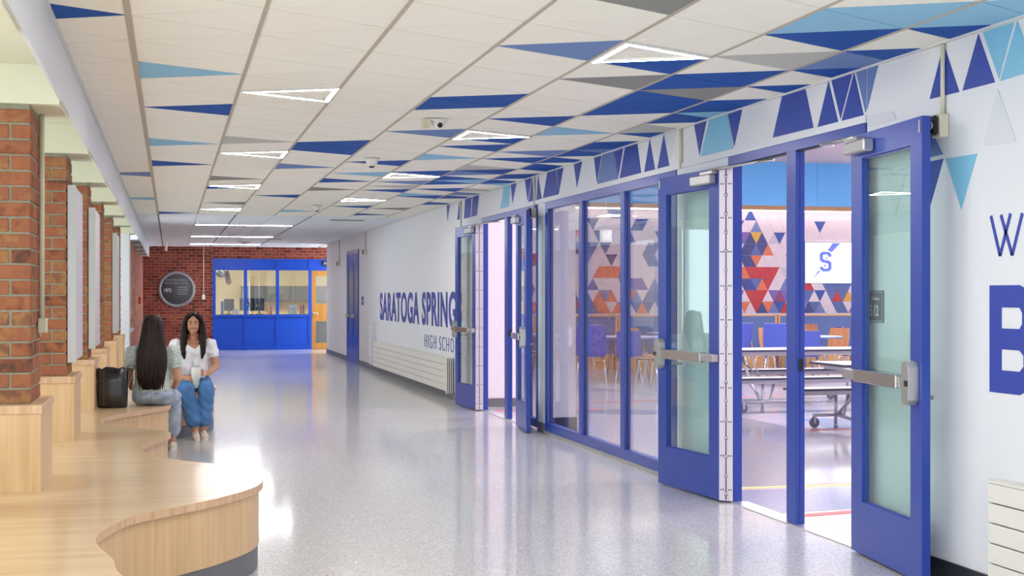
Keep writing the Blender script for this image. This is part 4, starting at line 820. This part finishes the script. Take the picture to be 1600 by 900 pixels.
# chairs
m_cb = M('chair_blue', '4E62C4', .45); m_cw = wood('chair_wood', 'A9714A', 'C08A62', (18, 18, 2), .45); m_ce = M('chair_edge', 'E3B888', .5); m_chr = M('chrome', (.75, .75, .77), .15, 1)
def make_chair():
    r = root('cafeteria_chair', 'chair', 'chair', (0, 0, 0), 0)
    # shell profile (y,z) front at -y ; back at +y
    prof = [(-.21, .455), (-.18, .463), (0, .455), (.14, .452), (.19, .47), (.215, .53), (.25, .70), (.29, .88)]
    hw = [.20, .215, .22, .215, .21, .205, .21, .19]
    g = G(); g2 = G(); th = .012
    def strip(g, off):
        vs = []
        for i, ((y, z), h) in enumerate(zip(prof, hw)):
            a = prof[max(i-1, 0)]; b = prof[min(i+1, len(prof)-1)]; d = Vector((b[0]-a[0], b[1]-a[1])).normalized(); n = Vector((-d.y, d.x))*off
            for s in (-1, -.5, 0, .5, 1): vs.append((h*s, y+n.x, z+n.y+.012*abs(s)**2 if i < 5 else z+n.y))
        return vs
    V1 = strip(g, .006); V2 = strip(g, -.006); n = len(prof)
    f = [[i*5+k, i*5+k+1, (i+1)*5+k+1, (i+1)*5+k] for i in range(n-1) for k in range(4)]
    # notch handle in the top edge
    f = [q for q in f]
    g.add(V1, f, True); g2.add(V2, [q[::-1] for q in f], True)
    g.obj('seat_shell_front', m_cw, r, label='wood grained front face of the shell'); g2.obj('seat_shell_rear', m_cb, r)
    e = G(); N = len(V1); ring = [i*5 for i in range(n)]+[(n-1)*5+k for k in range(1, 5)]+[i*5+4 for i in range(n-2, -1, -1)]+[3, 2, 1]
    e.add(V1+V2, [[ring[i], ring[(i+1) % len(ring)], ring[(i+1) % len(ring)]+N, ring[i]+N] for i in range(len(ring))]); e.obj('shell_edge', m_ce, r)
    for sx in (-1, 1):
        G().tube([(sx*.12, -.02, .445), (sx*.17, -.16, .43), (sx*.21, -.22, 0.012)], .011).obj('leg', m_chr, r)
        G().tube([(sx*.12, .02, .445), (sx*.17, .14, .43), (sx*.22, .24, 0.012)], .011).obj('leg', m_chr, r)
    G().box(-.14, .14, -.05, .05, .435, .447).obj('seat_bracket', m_leg, r)
    return r
ch0 = make_chair(); first = True
CH = []
for (x, y, rad) in RT:
    k = 5 if rad > .6 else (4 if rad > .5 else 1)
    a0 = {10.62: -2.0, 7.6: -1.9, 13.3: .4, 9.2: -.5, 12.6: -.4, 6.3: .7, 12.0: .9}[x]
    for i in range(k):
        a = a0+i*2*pi/k; CH.append((x+(rad+.16)*cos(a), y+(rad+.16)*sin(a), a-pi/2, (x, y)))
desc = {10.62: 'the doorway round table', 7.6: 'the round table behind the glass', 13.3: 'the round table by the screen wall', 9.2: 'the back row round table', 12.6: 'the round table behind the open door', 6.3: 'the far left round table', 12.0: 'the small round table under the mosaic'}
side = lambda a: ['right', 'back right', 'back', 'back left', 'left', 'front left', 'front', 'front right'][int(round(((a % (2*pi))/(pi/4)))) % 8]
CH += [(6.35, 19.75, 2.8, None), (7.35, 19.35, -2.2, None), (8.1, 19.9, 2.3, None), (5.9, 21.2, 1.0, None), (7.0, 18.6, -2.7, None), (8.9, 20.3, -2.6, None), (9.6, 19.9, 2.6, None)]
xl = ['loose chair behind the middle glass pane', 'loose chair with splayed legs behind the third glass pane', 'loose chair turned away behind the door glass', 'loose chair deep behind the middle glass pane', 'loose chair nearest the folded back door, behind glass', 'loose wood backed chair left of the doorway table', 'loose blue chair in front of the doorway table']; xi = 0
for i, (x, y, a, t) in enumerate(CH):
    c = ch0 if i == 0 else copy_tree(ch0)
    c.location = (x, y, 0); c.rotation_euler = (0, 0, a); c['group'] = 'blue and wood cafeteria chairs'
    if t: c['label'] = 'blue and wood chair at the %s of %s' % (side(a+pi/2), desc[t[0]])
    else: c['label'] = xl[xi]; xi += 1
    if not t: c.scale = (1.12, 1.12, 1.15)
# ---------------- bag ----------------
r = root('tote_bag', 'black shiny tote bag with side lacing standing on the bench', 'bag', (-.50, 12.42, BZ), .03)
g = G(); rr = random.Random(5); n = 40; prof = [(0.0, .86), (.012, .96), (.12, 1.0), (.24, .99), (.35, 1.03)]
vs = []
for z, k in prof:
    for i in range(n):
        a = 2*pi*i/n; cx, cy = cos(a), sin(a); ex = .5
        X = .133*k*math.copysign(abs(cx)**ex, cx); Y = .09*k*math.copysign(abs(cy)**ex, cy)
        vs.append((X+rr.uniform(-.003, .003), Y+rr.uniform(-.004, .004), z+(rr.uniform(-.012, .012) if z > .3 else 0)+.0005))
fs = [[j*n+i, j*n+(i+1) % n, (j+1)*n+(i+1) % n, (j+1)*n+i] for j in range(len(prof)-1) for i in range(n)]+[list(range(n))[::-1]]
# inner wall
m0 = len(vs); 
for i in range(n): v = vs[(len(prof)-1)*n+i]; vs.append((v[0]*.93, v[1]*.93, v[2]-.004))
for i in range(n): v = vs[n+i]; vs.append((v[0]*.9, v[1]*.9, .03))
t0 = (len(prof)-1)*n
fs += [[t0+i, t0+(i+1) % n, m0+(i+1) % n, m0+i] for i in range(n)]+[[m0+i, m0+(i+1) % n, m0+n+(i+1) % n, m0+n+i] for i in range(n)]+[[m0+n+i for i in range(n)]]
g.add(vs, fs, True); g.obj('bag_body', m_black, r)
g = G()
for s in (-1, 1): g.tube([(.10, s*.06, .33), (.165, s*.05, .345), (.175, s*.045, .25), (.15, s*.05, .16)], .007, 6)
g.obj('handle', m_black, r)
g = G(); ml = M('lacing_tan', '9A7B5A', .7)
for k in range(14): g.tube([(-.085+.014*(k % 2), -.098, .03+.022*k), (-.065-.01*(k % 2), -.099, .045+.022*k)], .0022, 5).tube([(-.115, -.094, .035+.022*k), (-.104+.006*(k % 2), -.096, .045+.022*k)], .0022, 5)
g.obj('lacing', ml, r)
# ---------------- people ----------------
m_skin = M('skin_warm', 'C08A6A', .5, noise=.03, scale=12); m_skin2 = M('skin_fair', 'CB9378', .5, noise=.03, scale=12)
m_hair = M('hair_dark_brown', '170C0A', .5, spec=.25, noise=.45, scale=60, stretch=(1, 1, .05), bump=.6)
m_hair2 = M('hair_brown', '24140F', .45, spec=.3, noise=.5, scale=60, stretch=(1, 1, .05), bump=.6)
m_blouse = M('white_cotton', 'E8E6EA', .85, noise=.04, scale=40, bump=.25); m_sage = M('sage_print_cotton', 'B9C4BC', .85, noise=.28, scale=75, bump=.3)
m_jean = M('blue_denim', '4C7AAE', .85, noise=.14, scale=14, bump=.3); m_jean2 = M('pale_denim', 'A3AFBF', .85, noise=.13, scale=14, bump=.3)
m_shoe = M('cream_canvas', 'D9CDB8', .7); m_sole = M('sole_white', 'E6E2D6', .6); m_lip = M('lips', 'A8505A', .45); m_tooth = M('teeth', 'F0ECE6', .3); m_eye = M('eye_white', 'E8E4E0', .3)
m_iris = M('iris_dark', '22130E', .2); m_nail = M('nail_polish', 'A33A46', .3)
def remesh(g, name, mats, parent, vox, it=3, disp=None):
    me = g.mesh(name, mats); t = bpy.data.objects.new('tmp', me); COL.objects.link(t)
    r_ = t.modifiers.new('r', 'REMESH'); r_.mode = 'VOXEL'; r_.voxel_size = vox; r_.use_smooth_shade = True
    s_ = t.modifiers.new('s', 'SMOOTH'); s_.iterations = it; s_.factor = .5
    dg = bpy.context.evaluated_depsgraph_get(); m2 = bpy.data.meshes.new_from_object(t.evaluated_get(dg)); m2.name = name
    bpy.data.objects.remove(t)
    if disp:
        m2.update(); vs = [v.co.copy() for v in m2.vertices]; ns = [v.normal.copy() for v in m2.vertices]
        for v, c, n in zip(m2.vertices, vs, ns): v.co = c+n*disp(c)
    m2.materials.clear(); m2.materials.append(mats); m2.polygons.foreach_set('use_smooth', [True]*len(m2.polygons))
    return link(name, m2, parent)
def hand(g, wrist, d, up, side, curl, grip=None):
    # palm from the wrist along d; 'up' = back-of-hand normal; side = direction of the thumb
    w_ = Vector(wrist); d = Vector(d).normalized(); up = Vector(up); up = (up-d*up.dot(d)).normalized(); sd = d.cross(up).normalized()*side
    L = .085
    for k in (-1, 0, 1): g.cap(w_+sd*.012*k*.8, .017, w_+d*L*.9+sd*.024*k, .0125, 10)
    tips = []
    for k, (len_, off) in enumerate(((.070, .030), (.078, .010), (.072, -.010), (.056, -.029))):
        b = w_+d*L+sd*off; ang = 0; p = b; rd = [.0088, .0080, .0072, .0062]; seg = [len_*.45, len_*.32, len_*.25]
        for j in range(3):
            ang += curl*(.6 if j == 0 else 1.0); dd = (d*cos(ang)-up*sin(ang)+sd*off*2.2).normalized(); q = p+dd*seg[j]; g.cap(p, rd[j], q, rd[j+1], 8); p = q
        tips.append((p.copy(), up.copy()))
    b = w_+d*.025+sd*.024; q = b+(d*.6+sd*.75-up*.35).normalized()*.040; g.cap(b, .0125, q, .0105, 8); q2 = q+(d*.95+sd*.2-up*.45).normalized()*.032; g.cap(q, .0102, q2, .0078, 8); tips.append((q2, up))
    return tips
def person(name_label, loc, rz, skin, front=True):
    return root('person', name_label, 'person', loc, rz)
# local axes: sitter faces -Y, +Z up, origin on the floor under the hips
def build(P, skin, blouse, jeans, arms, knees, feet, headturn, hairf, sleeves, vox=.0062):
    B = G(); tips = []
    hz = .56
    # trunk, neck, head
    B.ell((0, .0, hz), (.165, .115, .10)); B.cap((-.05, 0, .58), .10, (-.035, -.005, .80), .092, 14); B.cap((.05, 0, .58), .10, (.035, -.005, .80), .092, 14)
    B.ell((0, -.005, .84), (.15, .098, .14)); B.cap((-.13, 0, .955), .044, (.13, 0, .955), .044); B.cap((0, .01, .95), .052, (0, -.005, 1.07), .046, 14)
    Hd = Matrix.Translation((0, -.005, 1.155)) @ Matrix.Rotation(headturn, 4, 'Z')
    B.T = Hd
    B.ell((0, .005, .025), (.075, .095, .095)); B.cap((0, -.045, -.055), .042, (0, -.055, -.075), .030, 12); B.ell((0, -.03, -.03), (.060, .062, .062))
    B.cap((0, -.090, .008), .007, (0, -.107, -.022), .011, 8); B.ell((-.012, -.098, -.024), (.007, .008, .006), 8, 6); B.ell((.012, -.098, -.024), (.007, .008, .006), 8, 6)
    for s in (-1, 1): B.ell((s*.077, .012, -.005), (.010, .018, .028), 10, 8); B.ell((s*.036, -.072, -.022), (.022, .018, .018), 10, 8)
    B.T = None
    # legs
    for (kx, ky, kz), (fx, fy, fz), s in zip(knees, feet, (-1, 1)):
        B.cap((s*.085, 0, hz-.015), .085, (kx, ky, kz), .058, 14); B.cap((kx, ky, kz), .055, (kx*.5+fx*.5, (ky+fy)/2+.02, (kz+fz)/2+.03), .050, 12); B.cap((kx*.5+fx*.5, (ky+fy)/2+.02, (kz+fz)/2+.03), .050, (fx, fy, fz+.07), .033, 12)
        B.cap((fx, fy, fz+.06), .033, (fx, fy-.10, fz+.035), .028, 10)
    # arms
    for s, (el, wr, hd, up, cu, th) in zip((-1, 1), arms):
        B.cap((s*.165, 0, .955), .046, el, .036, 12); B.cap(el, .036, wr, .024, 12)
        tips += hand(B, wr, hd, up, th, cu)
    body = remesh(B, 'body', skin, P, vox, 1)
    # blouse
    g = G(); g.cap((-.05, 0, .60), .118, (-.04, -.005, .82), .110, 14).cap((.05, 0, .60), .118, (.04, -.005, .82), .110, 14).ell((0, -.008, .86), (.162, .116, .125)).ell((0, .005, .60), (.178, .132, .06)).cap((-.12, .004, .945), .052, (.12, .004, .945), .052)
    for s, (el, wr, hd, up, cu, th) in zip((-1, 1), arms):
        a = Vector((s*.165, 0, .95)); e = Vector(el); m_ = a.lerp(e, sleeves); g.ell(a.lerp(e, .1)+Vector((s*.012, 0, .012)), (.066, .064, .070)).cap(a, .06, a.lerp(e, sleeves*.75), .072, 14).cap(a.lerp(e, sleeves*.75), .070, m_, .050, 14)
    rr = random.Random(2)
    def wr_(c): return .0035*sin(c.x*95+sin(c.z*23)*1.5)+.003*sin(c.z*60+c.x*40)
    bl = remesh(g, 'blouse', blouse, P, .0085, 2, wr_)
    # neckline: cut with a boolean-free delete of faces near the V in front
    bm = bmesh.new(); bm.from_mesh(bl.data)
    kill = [v for v in bm.verts if (v.co.z > .985-0*.1 and abs(v.co.x) < .085) or (v.co.y < -.02 and v.co.z > .905+abs(v.co.x)*.75 and abs(v.co.x) < .09) or (v.co.z < .575 and v.co.y > -.3 and False)]
    bmesh.ops.delete(bm, geom=kill, context='VERTS'); bm.to_mesh(bl.data); bm.free()
    # cuff ruffles
    for s, (el, wr, hd, up, cu, th) in zip((-1, 1), arms):
        g = G(); a = Vector((s*.165, 0, .95)); e = Vector(el); c = a.lerp(e, sleeves); d = (e-a).normalized(); u_ = d.cross(Vector((0, 1, 0))).normalized(); v_ = d.cross(u_); n = 28; vs = []
        for j, (rad, t) in enumerate(((.044, 0), (.052, .012), (.060, .026))):
            for k in range(n): q = 2*pi*k/n; R_ = rad+(.005*j*(k % 2)); vs.append(c+d*t+(u_*cos(q)+v_*sin(q))*R_)
        g.add(vs, [[j*n+k, j*n+(k+1) % n, (j+1)*n+(k+1) % n, (j+1)*n+k] for j in range(2) for k in range(n)], True)
        g.obj('sleeve_ruffle', blouse, P)
    # jeans
    g = G(); g.ell((0, .008, hz-.005), (.19, .140, .092)); g.ell((0, .0, hz+.045), (.160, .122, .05))
    for (kx, ky, kz), (fx, fy, fz), s in zip(knees, feet, (-1, 1)):
        g.cap((s*.09, 0, hz-.01), .098, (kx, ky, kz), .082, 14); mid = ((kx+fx)/2, (ky+fy)/2+.01, (kz+fz)/2+.03); g.cap((kx, ky, kz), .082, mid, .080, 14).cap(mid, .080, (fx*.7+kx*.3, fy+.01, fz+.19), .078, 14)
    jn = remesh(g, 'jeans', jeans, P, .0085, 3, lambda c: .0035*sin(c.z*70+c.x*50+sin(c.y*30)*2))
    # pocket / seam details
    g = G()
    if not hairf:
        for s in (-1, 1):
            for (xa, za, xb, zb) in ((.035, .58, .10, .575), (.035, .58, .04, .50), (.04, .50, .068, .48), (.068, .48, .098, .50), (.098, .50, .10, .575)): g.tube([(s*xa, .141+.006*(za < .56), za), (s*xb, .132+.004*(zb < .56), zb)], .0022, 5)
        g.tube([(0, .149, .49), (0, .150, .56), (0, .133, .60)], .0022, 5); g.obj('seam_stitching', M('denim_seam', '7F8DA4', .8), P)
        G().box(-.006, .006, .128, .136, .585, .625).obj('belt_loop', jeans, P); G().box(.105, .117, .095, .108, .585, .625).obj('belt_loop', jeans, P)
    # shoes
    for (fx, fy, fz), s in zip(feet, (-1, 1)):
        g = G(); g.cap((fx, fy+.03, fz+.035), .037, (fx+s*.004, fy-.135, fz+.030), .036, 14).cap((fx, fy+.02, fz+.05), .036, (fx, fy-.05, fz+.045), .036, 12)
        sh = remesh(g, 'shoe', m_shoe, P, .006, 2)
        for v in sh.data.vertices: v.co.z = max(v.co.z, fz+.012)
        o_ = [(fx+.040*cos(q)*(1.0 if sin(q) > 0 else 1.05), fy-.053+.125*sin(q)) for q in [2*pi*k/24 for k in range(24)]]
        G().prism(o_, fz+.0006, fz+.018, 'z', True).obj('shoe_sole', m_sole, sh)
        g = G()
        for k in range(4): g.tube([(fx-.018, fy-.055-.017*k, fz+.082-.007*k), (fx+.018, fy-.060-.017*k, fz+.082-.007*k)], .003, 6)
        g.obj('laces', m_sole, sh)
    return body, Hd, tips
def sheet(Hd, rings, n=26, ridge=.004, seed=1, closed=True):
    g = G(); rr = random.Random(seed); ph = [rr.uniform(0, 6.28) for _ in range(4)]; vs = []
    for j, (cx, cy, z, rx, ry) in enumerate(rings):
        for k in range(n):
            a = 2*pi*k/n; R_ = 1+ridge/.1*(.5*sin(k*5.3+ph[0]+j*.07)+.5*sin(k*2.9+ph[1]))
            jz = rr.uniform(-.02, .02) if j == len(rings)-1 else 0
            vs.append((cx+rx*R_*cos(a), cy+ry*R_*sin(a), z+jz))
    fs = [[j*n+k, (j+1)*n+k, (j+1)*n+(k+1) % n, j*n+(k+1) % n] for j in range(len(rings)-1) for k in range(n)]+[list(range(n)), [(len(rings)-1)*n+k for k in range(n)][::-1]]
    return g.add(vs, fs, True)
# --- woman facing the camera ---
P2 = person('smiling woman in white blouse and blue jeans facing the camera, holding a white mug', (.235, 14.42, 0), radians(4), m_skin)
arms2 = [((-.225, -.06, .715), (-.125, -.265, .610), (.75, -.55, -.12), (-.35, -.75, .5), .42, -1), ((.235, -.05, .715), (.135, -.265, .655), (-.72, -.52, .02), (.35, -.75, .5), .42, 1)]
body, Hd, tips = build(P2, m_skin, m_blouse, m_jean, arms2, [(-.105, -.44, .49), (.095, -.44, .49)], [(-.02, -.50, 0), (.060, -.475, 0)], radians(-6), True, .50)
hb = G(); hb.T = Hd
# hair: skull cap behind the face and two long front falls
hb.ell((0, .018, .040), (.088, .098, .092)); hb.ell((0, .055, -.02), (.082, .062, .10))
for s in (-1, 1):
    hb.tube([(s*.030, -.062, .108), (s*.066, -.052, .075), (s*.086, -.030, .01), (s*.092, -.030, -.09), (s*.098, -.055, -.19), (s*.098, -.09, -.29), (s*.088, -.105, -.36)], [.022, .026, .028, .034, .036, .030, .008], 12, sq=(1, 1.0))
    hb.tube([(s*.05, .02, .08), (s*.085, .02, -.02), (s*.098, .02, -.14), (s*.10, .0, -.24), (s*.09, -.03, -.31)], [.03, .036, .04, .034, .01], 12)
hb.T = None
hr = remesh(hb, 'hair', m_hair, P2, .006, 2, lambda c: .0022*sin(c.x*420+c.y*300))
bm = bmesh.new(); bm.from_mesh(hr.data); inv = Hd.inverted(); kill = []
for v in bm.verts:
    q = inv @ v.co
    if q.y < -.045 and abs(q.x) < .060-.0*abs(q.z) and q.z < .085-abs(q.x)*.75 and q.z > -.12: kill.append(v)
bmesh.ops.delete(bm, geom=kill, context='VERTS'); bm.to_mesh(hr.data); bm.free()
def facepart(nm, m, fn):
    g = G(); g.T = Hd; fn(g); return g.obj(nm, m, body)
for s in (-1, 1):
    facepart('eye', m_eye, lambda g: g.ell((s*.030, -.0835, .012), (.0130, .006, .0050), 12, 8)); facepart('iris', m_iris, lambda g: g.ell((s*.030, -.0882, .0118), (.0066, .0025, .0054), 10, 8))
    facepart('eyebrow', m_hair, lambda g: g.tube([(s*.014, -.0915, .030), (s*.030, -.0905, .036), (s*.048, -.078, .031)], [.0032, .0034, .0018], 6)); facepart('eyelash', m_iris, lambda g: g.tube([(s*.016, -.0885, .014), (s*.030, -.0905, .0195), (s*.045, -.082, .015)], .0016, 5))
facepart('lips', m_lip, lambda g: (g.tube([(-.027, -.0825, -.046), (-.012, -.0925, -.0500), (0, -.0945, -.0505), (.012, -.0925, -.0500), (.027, -.0825, -.046)], [.002, .0036, .0034, .0036, .002], 6), g.tube([(-.026, -.0825, -.048), (-.011, -.0905, -.061), (0, -.092, -.063), (.011, -.0905, -.061), (.026, -.0825, -.048)], [.002, .0038, .0042, .0038, .002], 6)))
facepart('teeth', m_tooth, lambda g: g.ell((0, -.0895, -.0555), (.021, .0055, .0062), 12, 6))
g = G()
for p, u_ in tips: g.ell(p+u_*.0045, (.0055, .0055, .0045), 8, 6)
g.obj('fingernails', m_nail, body)
G().lathe([(.031, -.006), (.033, 0), (.031, .006)], (0, 0, 0), 16, 'x').obj('bracelet', m_alu, body).location = (-.135, -.25, .617)
r = root('travel_mug', 'tall white travel mug with handle held by the woman facing us', 'mug', (.235+.022, 14.42-.345, .505), .1)
G().lathe([(.001, .001), (.032, .001), (.034, .01), (.034, .09), (.048, .115), (.048, .215), (.044, .22), (.001, .222)], n=24).obj('mug_body', M('mug_white', 'E9E6DC', .35), r)
G().tube([(.046, 0, .20), (.085, 0, .195), (.088, 0, .15), (.084, 0, .11), (.046, 0, .122)], .0065, 8).obj('mug_handle', m_white, r); G().lathe([(.045, .2225), (.040, .232), (.001, .233)], n=20).tube([(.015, 0, .233), (.015, 0, .25)], .006).obj('mug_lid', m_lgrey, r)
# --- woman with her back to the camera ---
P1 = person('woman seen from behind with very long brown hair, sage blouse and pale jeans', (-.155, 12.58, 0), pi-radians(4), m_skin2)
arms1 = [((-.225, .00, .70), (-.17, -.20, .60), (.45, -.85, -.1), (0, -.2, 1), .3, -1), ((.225, .00, .70), (.19, -.18, .60), (-.4, -.85, -.1), (0, -.2, 1), .3, 1)]
body1, Hd1, _ = build(P1, m_skin2, m_sage, m_jean2, arms1, [(-.15, -.40, .50), (.06, -.42, .50)], [(-.14, -.46, 0), (.05, -.46, 0)], radians(18), False, .48)
g = sheet(None, [(0, .0, 1.292, .012, .012), (0, .005, 1.285, .05, .055), (0, .01, 1.262, .078, .085), (0, .015, 1.22, .092, .102), (0, .02, 1.17, .096, .105), (0, .045, 1.11, .098, .088), (0, .075, 1.04, .112, .070), (0, .10, .96, .128, .055), (0, .118, .88, .134, .045), (.0, .125, .80, .130, .040), (.0, .13, .73, .118, .034), (.0, .132, .67, .098, .028), (.0, .132, .625, .070, .02)], 64, .0055, 4)
h1 = g.obj('hair', m_hair2, P1)
g = G(); rr = random.Random(9)
for k in range(26):
    a = -pi/2+pi*(k+.5)/26; x = .125*sin(a); yy = .13+.035*cos(a)
    g.tube([(x*.12, .05, 1.284), (x*.55, .06+.045*cos(a), 1.25), (x*.70, .075+.04*cos(a), 1.16), (x*.85, .115+.02*cos(a), 1.0), (x, yy, .84), (x*.92+rr.uniform(-.01, .01), yy+.003, .72), (x*.72+rr.uniform(-.012, .012), yy, .60+rr.uniform(0, .05))], [.001, .003, .005, .008, .009, .008, .002], 6)
g.obj('hair_strands', m_hair2, P1)
# her eyes and mouth, seen only from the far side
for s in (-1, 1):
    g = G(); g.T = Hd1; g.ell((s*.030, -.0835, .012), (.0135, .006, .0062), 12, 8); g.obj('eye', m_eye, body1)
g = G(); g.T = Hd1; g.tube([(-.025, -.083, -.048), (0, -.0945, -.052), (.025, -.083, -.048)], .004, 6).obj('lips', m_lip, body1)
